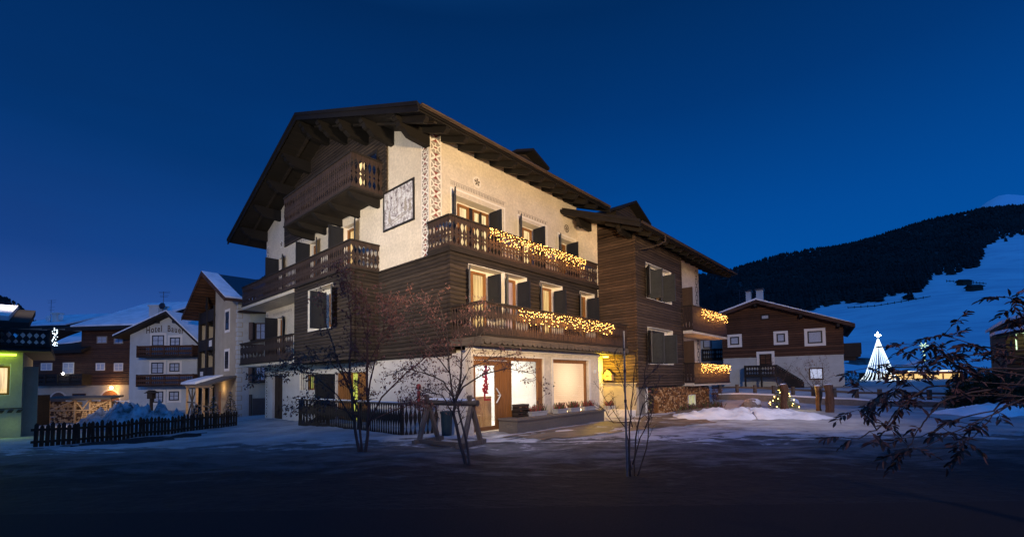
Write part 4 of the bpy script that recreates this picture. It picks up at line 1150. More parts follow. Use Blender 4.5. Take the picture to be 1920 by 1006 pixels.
# ---------------------------------------------------------------- dark terrace fence below the gable front
fe = empty('terrace_fence', MF.W(-1.3, -.05, 0), MF.ang, 'dark carved board fence round the terrace under the gable front', 'fence')
mb = MB(); railing(mb, (0, 8.1), (0, 0), -.38, .95, prof_vase, pitch=.15, n=14); railing(mb, (0, 0), (1.2, -.5), -.38, .95, prof_vase, pitch=.15, n=14)
railing(mb, (1.25, 8.1), (0, 8.1), -.38, .95, prof_vase, pitch=.15, n=14)
mb.build('boards', 'dark_timber', fe)
mb = MB(); mb.beam((0, 8.2, .97), (0, -.05, .97), .12, .05); mb.beam((0, 0, .975), (1.2, -.5, .975), .12, .05); mb.beam((1.3, 8.1, .975), (0, 8.1, .975), .12, .05); mb.build('rail', 'old_timber', fe)
mb = MB(); mb.beam((.0, 8.2, 1.01), (.0, 0, 1.01), .08, .03); mb.build('snow_cap', 'snow', fe)
for y in (0, 2.7, 5.4, 8.1):
    mb = MB(); mb.box(.03, .13, y - .05, y + .05, -.5, .93); mb.build('post', 'dark_timber', fe)

# ================================================================ OTHER HOUSES
def hz(fr, u, v_, c=0):
    p = fr.ony(u, v_, c); return p.x, p.z
def pxwin(root, fr, u0, u1, v0, v1, c=0, **kw):
    """window of a background house from its measured corners"""
    xa, za = hz(fr, u0, (v0 + v1) / 2, c)[0], hz(fr, (u0 + u1) / 2, v0, c)[1]
    xb, zb = hz(fr, u1, (v0 + v1) / 2, c)[0], hz(fr, (u0 + u1) / 2, v1, c)[1]
    return simple_window(root, mapper('y', c), xa, xb, zb, za, **kw)
def boxbal(root, x0, x1, y0, y1, z0, z1, mat='dark_timber', deck='dark_timber'):
    mb = MB(); mb.box(x0, x1, y0, y0 + .05, z1 - .08, z1); mb.box(x0, x0 + .05, y0, y1, z1 - .08, z1); mb.box(x1 - .05, x1, y0, y1, z1 - .08, z1)
    n_ = int((x1 - x0) / 1.5) + 1
    for k in range(n_ + 1): x = x0 + (x1 - x0 - .1) * k / n_; mb.box(x, x + .1, y0 - .02, y0 + .06, z0 - .1, z1 + .02)
    o = mb.build('balcony', mat, root)
    mb = MB(); railing(mb, (x0 + .02, y0 + .06), (x1 - .02, y0 + .06), z0, z1 - .08, prof_heart, pitch=.2, n=10)
    for x in (x0 + .02, x1 - .02): railing(mb, (x, y1), (x, y0 + .06), z0, z1 - .08, lambda t_: .005, pitch=.2, n=3)
    mb.build('railing', mat, o)
    mb = MB(); mb.box(x0, x1, y0, y1, z0 - .16, z0); mb.build('deck', deck, o)
    return o
# ---- tower like house left of the chalet
TF = Frame((-21.564, 35.0, -.934), MF.ang)
TW = empty('gabled_house', TF.o, TF.ang, 'tall beige gabled house with a timber balcony stack, just left of the big chalet', 'house')
tz = lambda y: 9.35 + .47 * min(y, 11.6 - y)
mb = MB(); mb.prism([(0, 0, -1), (0, 6.2, -1), (0, 6.2, tz(6.2) - .0), (0, 5.8, tz(5.8)), (0, 0, tz(0))], (.35, 0, 0)); mb.box(.35, 9, 11.3, 11.6, -1, 9.3); mb.box(0.0, 1.6, 11.4, 11.6, -1, 9.3); mb.box(.0, 1.6, 6.0, 6.2, -1, 11.6)
mb.build('front_wall', 'beige_wall', TW)
mb = MB(); mb.prism([(1.6, 6.2, -1), (1.6, 11.4, -1), (1.6, 11.4, tz(11.4)), (1.6, 6.2, tz(6.2))], (.3, 0, 0)); mb.build('balcony_back_wall', 'dark_timber', TW)
mb = MB(); mb.box(.35, 9, 0, .3, -1, 9.3); mb.box(8.7, 9, .3, 11.3, -1, 9.3); mb.build('side_wall', 'pale_wall', TW)
mb = MB()
for k in range(28): mb.box(.0, .28 + .2 * (k % 2), -.012, 0, -.8 + k * .36, -.8 + k * .36 + .3); mb.box(-.012, 0, -.012, .28 + .2 * (k % 2), -.8 + k * .36, -.8 + k * .36 + .3)
mb.build('corner_stones', 'pale_wall', TW)
mb = MB(); slab(mb, -1.15, 9.3, -.9, 9.15, 5.8, 12.30, .22); slab(mb, -1.15, 9.3, 12.6, 9.05, 5.802, 12.30, .22); mb.prism([(-1.2, -.95, 9.2), (-1.2, 5.8, 12.36), (-1.2, 5.8, 12.0), (-1.2, -.95, 8.86)], (.05, 0, 0)); mb.prism([(-1.2, 12.65, 9.1), (-1.2, 5.802, 12.36), (-1.2, 5.802, 12.0), (-1.2, 12.65, 8.76)], (.05, 0, 0))
trf = mb.build('roof', 'brown_cladding', TW)
mb = MB(); slab(mb, .1, 8.8, -.6, 9.36, 5.5, 12.22, .05); mb.build('solar_panels', 'solar_panel', trf)
mb = MB(); slab(mb, -1.18, .0, -.9, 9.30, 5.7, 12.36, .12); slab(mb, 0, 9.2, -.95, 9.26, -.62, 9.43, .12); mb.build('snow', 'snow', trf)
for z0, z1 in ((7.1, 8.6), (3.9, 5.3)):
    simple_window(TW, XF, 2.25, 3.15, z0, z1, frame='black_frame', glassm='dark_glass', trim='trim_white')
mb = MB()
for z in (3.1, 5.7, 8.3):
    mb.box(-.05, 1.55, 6.3, 11.3, z, z + .15); mb.box(-.06, .0, 6.3, 11.3, z + .15, z + 1.05)
for y in (6.25, 8.6, 11.2): mb.box(-.1, .12, y, y + .18, -.6, 9.6)
mb.box(-.09, -.02, 8.5, 8.9, 3, 10.6); mb.prism([(-.1, 8.2, 9.6), (-.1, 9.2, 9.6), (-.1, 8.7, 10.5)], (.05, 0, 0))
mb.build('timber_balconies', 'dark_timber', TW)
mb = MB(); mb.box(-.07, -.062, 6.9, 7.8, 6.0, 6.55); mb.box(-.07, -.062, 9.6, 10.6, 3.4, 3.8); mb.build('white_panel', 'white_paint', TW)
mb = MB(); mb.box(-.02, 0, 4.2, 4.9, -.7, 2.0); mb.build('porch_door', 'oak_frame', TW)
# carport
CP = empty('carport', TF.W(0, 0, 0), TF.ang, 'timber porch roof with snow, leaning on the beige gabled house', 'porch')
mb = MB()
for x, y in ((-1.6, 7.9), (-1.6, 4.7), (-1.6, .6), (-1.6, 2.7)): mb.box(x - .08, x + .08, y - .08, y + .08, -.6, 2.5)
mb.box(-1.68, -1.52, .3, 8.2, 2.35, 2.5); mb.build('post', 'oak_light', CP)
mb = MB(); mb.prism([(-1.9, 0.1, 2.50), (-.02, .1, 3.15), (-.02, .1, 3.28), (-1.9, .1, 2.63)], (0, 8.2, 0)); mb.build('roof', 'old_timber', CP)
mb = MB()
mb.prism([(-1.98, 3.6, 2.64), (-.02, 3.6, 3.30), (-.02, 3.6, 3.40), (-1.5, 3.6, 3.0), (-1.95, 3.6, 2.8)], (0, 4.9, 0)); mb.build('snow', 'snow', CP)
mb = MB()
for a, b2 in (((-1.6, 5.0, .1), (-1.6, 7.5, 2.2)), ((-1.6, 7.5, .1), (-1.6, 5.0, 2.2)), ((-1.6, 6.2, 0), (-1.6, 6.2, 2.3)), ((-1.6, 4.8, 1.1), (-1.6, 7.8, 1.1)), ((-1.6, 2.8, .9), (-1.6, 4.6, .9)), ((-1.6, .6, .5), (-1.6, 2.6, .5)), ((-1.6, .6, .9), (-1.6, 2.6, .9))): mb.beam(a, b2, .07, .09)
mb.build('brace', 'grey_timber', CP)
point('porch_light', TF.W(-.5, 3.4, 2.3), 24, (1, .6, .25), .06)
# ---- greenish house between
GF = Frame(at(467, 785, 35.6), rad(6)); GF.o.z = -1
GH = empty('green_house', GF.o, GF.ang, 'greenish plaster house half hidden behind the left end of the big chalet', 'house')
mb = MB(); mb.box(0, 7, 0, 6, 0, 8.4); mb.build('wall', 'green_wall', GH)
mb = MB(); mb.prism([(-.6, -.9, 8.3), (-.6, 7, 8.3), (-.6, 3.2, 10)], (8, 0, 0)); mb.build('roof', 'brown_cladding', GH)
for v0, v1 in ((605, 637), (686, 714)):
    o = pxwin(GH, GF, 479, 499, v0, v1, frame='shutter_brown', glassm='lace_curtain')
    xa, _ = hz(GF, 472, 620); _, z1 = hz(GF, 480, v0); _, z0 = hz(GF, 480, v1); xb, _ = hz(GF, 479, 620)
    mb = MB(); mb.box(xa, xb, -.5, -.02, z0, z1); mb.build('shutter', 'shutter_brown', o)
    mb = MB(); mb.box(xa, xa + 1.5, -.35, -.02, z0 - .12, z0 - .02); mb.build('flower_sill', 'dark_timber', o)
xa, z1 = hz(GF, 474, 746); xb, z0 = hz(GF, 500, 785)
mb = MB(); mb.box(xa, xb, -.05, 0, 0, z1); mb.box(xa - .25, xa - .05, -.1, 0, 0, z1 + .3); mb.build('garage_door', 'shutter_grey', GH)
# ---- the white hotel
HF = Frame((-38.63, 45.0, -1.0), rad(-3))
HT = empty('hotel', HF.o, HF.ang, 'white gabled hotel with its painted name and two brown balconies', 'hotel')
xr = hz(HF, 369, 700)[0]; xm, zr = hz(HF, 311, 586, -.9); ze = hz(HF, 242, 622, -.9)[1]; zer = hz(HF, 369, 628, -.9)[1]
mb = MB(); mb.prism([(0, 0, 0), (xr, 0, 0), (xr, 0, zer), (xm, 0, zr - .1), (0, 0, ze)], (0, 11, 0)); mb.build('wall', 'pale_wall', HT)
mb = MB()
sl = (zr - ze) / xm; sr = (zr - zer) / (xr - xm)
mb.prism([(xm, -1, zr + .15), (-1., -1, ze - sl), (-1., -1, ze - sl - .2), (xm, -1, zr - .1)], (0, 12.5, 0)); mb.prism([(xm + .002, -1, zr + .15), (xr + 1., -1, zer - sr), (xr + 1., -1, zer - sr - .2), (xm + .002, -1, zr - .1)], (0, 12.5, 0))
hr = mb.build('roof', 'dark_timber', HT)
mb = MB(); mb.prism([(xm, -.96, zr + .27), (-.95, -.96, ze - sl + .16), (-.95, -.96, ze - sl + .02), (xm, -.96, zr + .16)], (0, 12.3, 0)); mb.prism([(xm + .002, -.9, zr + .27), (xr + .95, -.9, zer - sr + .16), (xr + .95, -.9, zer - sr + .02), (xm + .002, -.9, zr + .16)], (0, 12.3, 0)); mb.build('snow', 'snow', hr)
for (u0, u1, v0, v1) in ((285.5, 308, 628, 648), (319, 338, 632, 648), (284, 307, 679, 700), (318, 337, 680, 696), (288, 306.5, 733, 754), (317, 336, 733, 750)):
    pxwin(HT, HF, u0, u1, v0, v1, frame='black_frame', trim='white_paint')
for (u0, u1, v0, v1, d) in ((256, 361, 648, 669, 1.1), (255, 363, 702, 724, 1.1)):
    xa, z1 = hz(HF, u0, v0, -d); xb, _ = hz(HF, u1, v0, -d); z0 = hz(HF, (u0 + u1) / 2, v1, -d)[1]
    boxbal(HT, xa, xb, -d, 0, z0 + .16, z1, 'brown_cladding')
# painted name
tx = bpy.data.curves.new('hotel_name', 'FONT'); tx.body = 'Hotel  Bauer'; tx.size = .92; tx.extrude = .01; tx.offset = .012; tx.space_character = 1.25
to = bpy.data.objects.new('tmp', tx); COL.objects.link(to); bpy.context.view_layer.update()
me = bpy.data.meshes.new_from_object(to.evaluated_get(bpy.context.evaluated_depsgraph_get())); bpy.data.objects.remove(to)
x0, zt = hz(HF, 274, 625); x1, _ = hz(HF, 345, 625)
wd = max(v.co.x for v in me.vertices)
for v in me.vertices:
    x = v.co.x / wd; v.co.x *= (x1 - x0) / wd; v.co.y += .22 * math.sin(x * math.pi) - .1 * x
me.materials.clear(); me.materials.append(MATS['letter_paint'])
o = bpy.data.objects.new('painted_name', me); COL.objects.link(o); o.parent = HT; o.location = (x0, -.02, zt); o.rotation_euler = (rad(90), 0, 0)
for u in (297, 331):
    x, z = hz(HF, u, 606, 0); mb = MB(); mb.box(x - .15, x + .15, -.4, -.0, z, z + .25); mb.build('wall_spotlight', 'metal_dark', HT)
x, z = hz(HF, 279, 594, 3); x2, z2 = hz(HF, 297, 571, 3)
mb = MB(); mb.box(x, x2, 3, 4.2, z - 1.5, z2 - .15); mb.box(x - .1, x2 + .1, 2.9, 4.3, z2 - .15, z2); mb.build('chimney', 'pale_wall', hr)
xd, zd = hz(HF, 304, 573, 3)
mb = MB(); mb.ball((xd, 3, zd), .36, 10, 6, sc=(1, .35, 1)); mb.tube([(xd, 3.1, zd - 1.5), (xd, 3.1, zd)], .04, 5); mb.build('satellite_dish', 'metal_dark', hr)
def antenna(root, x, y, z0, z1, w_=.9):
    mb = MB(); mb.tube([(x, y, z0), (x, y, z1)], .025, 5)
    for f_ in (.98, .9, .72, .62): mb.tube([(x - w_ * f_ * .5, y, z0 + (z1 - z0) * f_), (x + w_ * f_ * .7, y, z0 + (z1 - z0) * f_ + .02)], .015, 4)
    mb.build('antenna', 'metal_dark', root)
antenna(hr, xd + .05, 3.1, zd, hz(HF, 304, 546, 3)[1], 1.1)
# ---- brown timber house
BF = Frame((-50.7, 47.5, -1.2), rad(-6))
BH = empty('timber_house', BF.o, BF.ang, 'wide brown timber house with arched lit doors and snowy roof beside the white hotel', 'house')
def bz(u, v_, c=0): return hz(BF, u, v_, c)
xL = bz(152, 700)[0]; xR = bz(243, 700)[0]; zt = bz(200, 617)[1]; zp = bz(150, 722)[1]; xl = bz(60, 700)[0]; zl = bz(100, 659)[1]
mb = MB(); mb.box(xl, xR, 0, 10, 0, zp); mb.build('plaster_wall', 'beige_wall', BH)
mb = MB(); mb.box(xL, xR, -.05, 10, zp, zt); mb.box(xl, xL - .002, -.04, 8, zp, zl); mb.build('timber_wall', 'brown_cladding', BH)
xa, za = bz(122, 612, -1); xb, zb = bz(248, 622, -1); _, zr_ = bz(120, 576, 8)
mb = MB(); mb.prism([(xa, -1, za - .1), (xa, -1, za - .45), (xa, 8, zr_ - .45), (xa, 8, zr_ - .05)], (xb - xa, 0, 0)); mb.prism([(xa, 8, zr_ - .05), (xa, 8, zr_ - .45), (xa, 15, za)], (xb - xa, 0, 0)); br = mb.build('roof', 'dark_timber', BH)
mb = MB(); mb.prism([(xa + .35, -.8, za - .0), (xa + .35, -.8, za + .14), (xa + .35, 7.8, zr_ + .18), (xa + .35, 7.8, zr_ - .05)], (xb - xa - .3, 0, 0)); mb.build('snow', 'snow', br)
mb = MB(); x, z = bz(242, 597, 5); mb.box(x - .2, x + .2, 5, 5.4, z - .6, z + .35); mb.build('chimney', 'metal_dark', br)
xa2, za2 = bz(56, 661, -1); xb2 = bz(152, 660, -1)[0]; _, zr2 = bz(100, 609, 7)
mb = MB(); mb.prism([(xa2, -1, za2 + .2), (xa2, -1, za2 - .1), (xa2, 7, zr2 - .4), (xa2, 7, zr2 - .05)], (xb2 - xa2 - .02, 0, 0)); br2 = mb.build('lower_roof', 'dark_timber', BH)
mb = MB()      # snow patch left on the lower roof
cs = []
for k in range(24):
    t_ = 2 * math.pi * k / 24; fx = .36 + .40 * math.cos(t_) * (1 + .1 * math.sin(3 * t_)); fy = .56 + .40 * math.sin(t_) * (1 + .12 * math.sin(2 * t_ + 1))
    fx = max(.02, min(.9, fx)); fy = min(.97, fy); cs.append((xa2 + (xb2 - xa2) * fx, -1 + 8 * fy, za2 + .26 + (zr2 - za2 - .2) * fy))
mb.prism(cs, (0, 0, .12)); mb.build('snow', 'snow', br2)
x0, z0 = bz(88, 634, 2.5); x1, z1 = bz(108, 617, 2.5)
mb = MB(); mb.box(x0, x1, 2.5, 5, z0 - .6, z1); mb.prism([(x0 - .3, 2.2, z1), (x1 + .3, 2.2, z1), (x1 + .3, 5, z1 + .5), (x0 - .3, 5, z1 + .5)], (0, 0, .15)); mb.build('roof_dormer', 'dark_timber', BH)
for (u0, u1, v0, v1) in ((182, 201, 630, 643), (214, 231, 631, 644), (180, 197, 680, 694), (214, 231, 680, 695), (77, 98, 680, 694), (118, 139, 679, 700)):
    pxwin(BH, BF, u0, u1, v0, v1, c=-.05, frame='white_paint' if v1 > 650 else 'trim_grey')
pxwin(BH, BF, 136, 161, 737, 750, frame='brown_cladding', glassm='dark_glass')
xa, z1 = bz(61, 702, -1); xb, _ = bz(154, 702, -1); z0 = bz(100, 721, -1)[1]
boxbal(BH, xa, xb, -1, -.05, z0 + .1, z1)
def arch(root, fr, u0, u1, v0, v1, mat, nm):
    x0, z0 = hz(fr, u0, v1); x1, z1 = hz(fr, u1, v0); cx = (x0 + x1) / 2; r_ = (x1 - x0) / 2
    pts_ = [(x0, -.02, 0), (x1, -.02, 0)] + [(cx + r_ * math.cos(math.pi * k / 12), -.02, max(z1 - r_, 0) + r_ * math.sin(math.pi * k / 12)) for k in range(13)]
    pts_ = [pts_[0], pts_[1]] + pts_[2:]
    mb = MB(); big = [(cx + (p[0] - cx) * 1.22, -.018, p[2] * 1.06) for p in pts_]; mb.prism(big, (0, .03, 0)); o = mb.build(nm, 'plaster', root)
    mb = MB(); mb.prism(pts_, (0, -.02, 0)); mb.build('door_leaf', mat, o); return o
arch(BH, BF, 189, 224, 731, 762, 'oak_frame', 'arched_door'); arch(BH, BF, 95, 124, 735, 762, 'shutter_brown', 'arched_door')
x, z = bz(209, 726, -.35); mb = MB(); mb.ball((x, -.35, z), .14, 8, 6); mb.build('wall_lamp', 'lamp_warm', BH)
point('wall_lamp_light', BF.W(x, -.55, z + 1.2 - 1.2), 150, (1, .58, .2), .1)
x, z = bz(118, 700, -1.1); mb = MB(); mb.ball((x, -1.1, z), .10, 8, 6); mb.build('balcony_lamp', 'lamp_white', BH)
point('balcony_light', BF.W(x, -1.3, z), 5, (.9, 1, .85), .08)
# house behind, only its snowy roof and chimney show
RF = Frame(at(30, 640, 62.), rad(-6)); RF.o.z = -1
RH = empty('rear_house', RF.o, RF.ang, 'house behind the timber house showing only a snowy roof and white chimney', 'house')
xa, za = hz(RF, 20, 612, 0); xb, _ = hz(RF, 125, 612, 0); _, zr3 = hz(RF, 60, 594, 7)
mb = MB(); mb.box(xa + .5, xb - .5, .5, 13, 0, za - .1); mb.build('wall', 'beige_wall', RH)
mb = MB(); mb.prism([(xa, 0, za), (xa, 0, za - .3), (xa, 7, zr3 - .3), (xa, 14, za - .3), (xa, 14, za), (xa, 7, zr3)], (xb - xa, 0, 0)); rr_ = mb.build('roof', 'dark_timber', RH)
mb = MB(); mb.prism([(xa + .3, .1, za + .01), (xa + .3, .1, za + .2), (xa + .3, 7, zr3 + .2), (xa + .3, 7, zr3 + .01)], (xb - xa - .6, 0, 0)); mb.build('snow', 'snow', rr_)
x0, z0 = hz(RF, 97, 612, 1.5); x1, z1 = hz(RF, 106, 588, 1.5)
mb = MB(); mb.box(x0, x1, 1.5, 2.3, z0 - .5, z1); mb.box(x0 - .15, x1 + .15, 1.4, 2.4, z1, z1 + .2); mb.build('chimney', 'white_paint', rr_)
mb = MB(); mb.ball(((x0 - .6), 1.5, z0 + 1.2), .45, 8, 5, sc=(1, .3, 1)); mb.ball(((x1 + .7), 1.5, z0 + 1.3), .45, 8, 5, sc=(1, .3, 1)); mb.build('satellite_dish', 'white_plastic', rr_)
antenna(rr_, x0 - .2, 1.5, z0, hz(RF, 95, 562, 1.5)[1], 1.2)
# ---- green lit house on the left edge
LF = Frame(at(39, 800, 20.), rad(45)); LF.o.z = -.9
LH = empty('corner_house', LF.o, LF.ang, 'house at the left edge with green lit soffit and glowing window', 'house')
mb = MB(); wz = hz(LF, 30, 660)[1]; gz0 = hz(LF, 10, 741)[1]; gz1 = hz(LF, 10, 681)[1]; gx0 = hz(LF, -22, 700)[0]; gx1 = hz(LF, 20, 700)[0]
wall_holes(mb, mapper('y', 0), -8, 0, 0, wz, [(gx0, gx1, gz0, gz1)], .3); mb.box(-.3, 0, .3, 1.2, 0, wz); mb.build('wall', 'beige_wall', LH)
mb = MB(); mb.box(-.3, -.02, 1.2, 9, 0, wz); mb.box(-.05, .45, 1.0, 1.3, 0, wz - .6); mb.build('side_wall', 'beige_wall', LH)
o = window(LH, mapper('y', 0), gx0, gx1, gz0, gz1, .28, 'curtain_bright', frame='oak_frame')
mb = MB(); mb.box(-8, .9, -1.3, 9, wz, wz + .25); o2 = mb.build('balcony_deck', 'dark_timber', LH)
zb1 = hz(LF, 30, 616, -1.3)[1]
boxbal(LH, -8, .85, -1.3, 1.5, wz + .26, zb1)
mb = MB(); mb.tube([(-6, -.12, wz - .12), (-.2, -.12, wz - .12)], .04, 6); mb.build('green_tube', 'tube_green', LH)
point('green_light', LF.W(-1.8, -.6, wz - .4), 110, (.62, 1., .04), .2)
point('green_light', LF.W(-.3, -.6, .9), 3, (.62, 1., .1), .2)
zc = hz(LF, 20, 576)[1]
mb = MB(); mb.box(-8, -.6, .5, 8, wz + .26, zc - .9); mb.build('upper_wall', 'pale_wall', LH)
mb = MB(); mb.prism([(-8, -1.2, zc - .75), (-8, 4, zc + .4), (-8, 4, zc + .15), (-8, -1.2, zc - 1.0)], (8.2, 0, 0)); mb.build('roof', 'dark_timber', LH)
mb = MB(); mb.prism([(-8, -1.0, zc - .69), (-8, 4, zc + .42), (-8, 4, zc + .6), (-8, -1.1, zc - .5)], (7.6, 0, 0)); mb.build('snow', 'snow', LH)
mb = MB(); mb.box(-8, .02, -.06, 0, 1.62, 1.66)
for k in range(30): mb.prism([(-8 + k * .27, -.05, 1.45), (-7.85 + k * .27, -.05, 1.45), (-7.78 + k * .27, -.05, 1.58), (-7.93 + k * .27, -.05, 1.58)], (0, .04, 0))
mb.build('painted_frieze', 'trim_dark', LH)
mb = MB(); r = random.Random(2)
for k in range(46): mb.ball((.95 + r.uniform(-.04, .12), -1.3 + r.uniform(-.1, .3), wz + r.uniform(.25, 1.05)), .02, 5, 4)
tag(mb.build('light_curtain', 'bulb_white', LH), kind='stuff')
# ---- timber chalet on the right
KF = Frame((19.44, 41.0, .2), math.atan2(-5, 7.3))
KH = empty('timber_chalet', KF.o, KF.ang, 'two storey brown timber chalet with white plaster base and outside stair, right of centre', 'house')
def kz(u, v_, c=0): return hz(KF, u, v_, c)
kw_ = kz(1583, 690)[0]; zb_ = 3.22
xr_, zr_ = kz(1418, 566, -.9); xe, ze_ = kz(1603, 606, -.9); xl_, zl_ = kz(1346, 590, -.9)
zr_ += .2
def kroof(x): return zr_ - .25 - (zr_ - ze_) / (xe - xr_) * (x - xr_) if x > xr_ else zr_ - .25 - (zr_ - zl_) / (xr_ - xl_) * (xr_ - x)
mb = MB(); mb.box(0, kw_, 0, 9, -.5, zb_); mb.build('plaster_wall', 'pale_wall', KH)
mb = MB(); mb.prism([(-.04, -.05, zb_), (kw_ + .04, -.05, zb_), (kw_ + .04, -.05, kroof(kw_)), (xr_, -.05, kroof(xr_)), (-.04, -.05, kroof(0))], (0, 9.1, 0)); mb.build('timber_wall', 'brown_cladding', KH)
mb = MB()
mb.prism([(xr_, -1.1, zr_), (xe, -1.1, ze_), (xe, -1.1, ze_ - .3), (xr_, -1.1, zr_ - .32)], (0, 11, 0)); mb.prism([(xr_ - .002, -1.1, zr_), (xl_ - .2, -1.1, zl_), (xl_ - .2, -1.1, zl_ - .3), (xr_ - .002, -1.1, zr_ - .32)], (0, 11, 0))
kr = mb.build('roof', 'brown_cladding', KH)
mb = MB(); mb.prism([(xr_, -1.0, zr_ + .01), (xe - .3, -1.0, ze_ + .06), (xe - .3, -1., ze_ + .16), (xr_, -1., zr_ + .13)], (0, 10.8, 0)); mb.prism([(xr_ - .002, -1., zr_ + .01), (xl_, -1., zl_ + .04), (xl_, -1., zl_ + .20), (xr_ - .002, -1., zr_ + .16)], (0, 10.8, 0)); mb.build('snow', 'snow', kr)
mb = MB()
for x in (.3, xr_ - .1, xr_ + 3.2, kw_ - .3): z = kroof(x); mb.box(x - .1, x + .1, -1.0, 0, z - .32, z - .08)
mb.build('purlins', 'dark_timber', kr)
for (u0, u1, v0, v1) in ((1408.5 - 10, 1408.5 - 1, 546, 561), (1418, 1430, 543, 563)):
    x0, z0 = kz(u0, v1, 2.5); x1, z1 = kz(u1, v0, 2.5); mb = MB(); mb.box(x0, x1, 2.5, 3.2, z0 - 1, z1); o = mb.build('chimney', 'pale_wall', kr)
    mb = MB(); mb.box(x0 - .08, x1 + .08, 2.4, 3.3, z1, z1 + .15); mb.build('cap', 'metal_dark', o)
antenna(kr, kz(1387, 560, 2)[0], 2, kz(1387, 568, 2)[1] - .5, kz(1387, 542, 2)[1], 1.2)
for (u0, u1, v0, v1) in ((1369, 1386, 631, 646), (1456, 1472, 625, 641), (1514, 1542, 620, 643)):
    pxwin(KH, KF, u0, u1, v0, v1, c=-.06, frame='black_frame', trim='trim_white', bars=False)
pxwin(KH, KF, 1426, 1443, 589, 599, c=-.06, frame='dark_timber', bars=False)
o = pxwin(KH, KF, 1424, 1447, 663, 684, c=-.06, frame='dark_timber', glassm='brown_cladding', trim='trim_white')
o = pxwin(KH, KF, 1517, 1544, 689, 711, c=-.01, frame='brown_cladding', glassm='lace_lit', bars=False)
# landing and stair
x0, z1 = kz(1395, 685, -1.3); x1, _ = kz(1456, 683, -1.3); z0 = kz(1420, 705, -1.3)[1]; x2, zs2 = kz(1506, 722, -1.3)
boxbal(KH, x0, x1, -1.3, -.01, z0 + .1, z1)
mb = MB(); mb.box(x0, x0 + .14, -1.3, -1.16, -.4, z0); mb.box((x0 + x1) / 2, (x0 + x1) / 2 + .14, -1.3, -1.16, -.4, z0)
mb.prism([(x1, -1.3, z0), (x2, -1.3, zs2 - .7), (x2, -1.3, zs2 - .4), (x1, -1.3, z0 + .3)], (0, .08, 0)); mb.prism([(x1, -1.32, z1 - .06), (x2, -1.32, zs2 + .32), (x2, -1.32, zs2 + .42), (x1, -1.32, z1 + .04)], (0, .08, 0))
for k in range(14):
    f_ = (k + .5) / 14; x = x1 + (x2 - x1) * f_; zz = z0 + (zs2 - .55 - z0) * f_; mb.box(x, x + .14, -1.28, -1.24, zz, zz + z1 - z0 - .12)
for k in range(9):
    f_ = (k + .5) / 9; x = x1 + (x2 - x1) * f_; zz = z0 + (zs2 - .55 - z0) * f_; mb.box(x, x + .3, -1.22, -.05, zz - .05, zz)
mb.build('stair', 'dark_timber', KH)
xs, z1 = kz(1583, 643); z0 = kz(1583, 664)[1]
mb = MB(); mb.box(kw_ + .05, kw_ + 1.15, .1, .2, z0, z1); mb.box(kw_ + 1.08, kw_ + 1.16, .1, 7, z0, z1); mb.box(kw_ + .0, kw_ + 1.1, .1, 7, z0 - .2, z0); mb.box(kw_, kw_ + .8, .2, .4, z0 - .5, z0 - .2); mb.build('side_balcony', 'dark_timber', KH)
mb = MB(); mb.box(-.5, kw_ + .3, -.14, -.02, -.5, .62); mb.build('plinth', 'stone', KH)
# grey house glimpsed between
QF = Frame(at(1296, 735, 46.), rad(-20)); QF.o.z = .2
QH = empty('grey_house', QF.o, QF.ang, 'pale grey house glimpsed between the chalet balconies and the timber chalet', 'house')
mb = MB(); mb.box(0, 4.6, 0, 6, -.5, hz(QF, 1330, 626)[1]); mb.build('wall', 'pale_wall', QH)
pxwin(QH, QF, 1318, 1334, 633, 652, frame='black_frame', bars=False)
xa, z1 = hz(QF, 1316, 654, -.8); z0 = hz(QF, 1330, 672, -.8)[1]
boxbal(QH, xa, xa + 2.4, -.8, 0, z0, z1)
# ---- house at the right edge
EF = Frame(at(1893, 760, 22.), rad(-42)); EF.o.z = -.1
EH = empty('eaves_house', EF.o, EF.ang, 'dark house at the right edge with two snowy eaves and a green lit window edge', 'house')
mb = MB(); mb.box(0, 6, 0, 6, 0, hz(EF, 1900, 600)[1]); mb.build('wall', 'brown_cladding', EH)
mb = MB(); xa, za = hz(EF, 1868, 627, -1.4); xb, zb = hz(EF, 1930, 612, -1.4); mb.prism([(xa, -1.4, za), (xa, -1.4, za - .12), (xb + 3, -1.4, zb + .4), (xb + 3, -1.4, zb + .6)], (0, 2., 0))
xa2, za2 = hz(EF, 1882, 606, -1.2); xb2, zb2 = hz(EF, 1925, 583, -1.2); mb.prism([(xa2, -1.2, za2), (xa2, -1.2, za2 - .14), (xb2 + 3, -1.2, zb2 + .8), (xb2 + 3, -1.2, zb2 + 1.)], (0, 5, 0)); er = mb.build('roof', 'dark_timber', EH)
mb = MB(); mb.prism([(xa - .05, -1.45, za + .01), (xb + 3, -1.45, zb + .62), (xb + 3, -1.45, zb + .8), (xa - .05, -1.45, za + .15)], (0, 1.9, 0)); mb.prism([(xa2 - .05, -1.25, za2 + .01), (xb2 + 3, -1.25, zb2 + 1.02), (xb2 + 3, -1.25, zb2 + 1.2), (xa2 - .05, -1.25, za2 + .16)], (0, 6.8, 0)); mb.build('snow', 'snow', er)
x, z0 = hz(EF, 1905, 655, -.2); _, z1 = hz(EF, 1903, 624, -.2)
mb = MB(); mb.box(x, x + .04, -.24, -.2, z0, z1); mb.box(x + .04, x + .8, -.24, -.2, z1 - .03, z1); mb.build('light_tube', 'tube_white', EH)
point('tube_light', EF.W(x + .2, -.6, z1 - .3), 8, (.7, 1., .5), .1)
simple_window(EH, mapper('y', 0), x + .3, x + 1.4, z0 - .2, z1 - .1, frame='trim_grey', glassm='dark_glass')

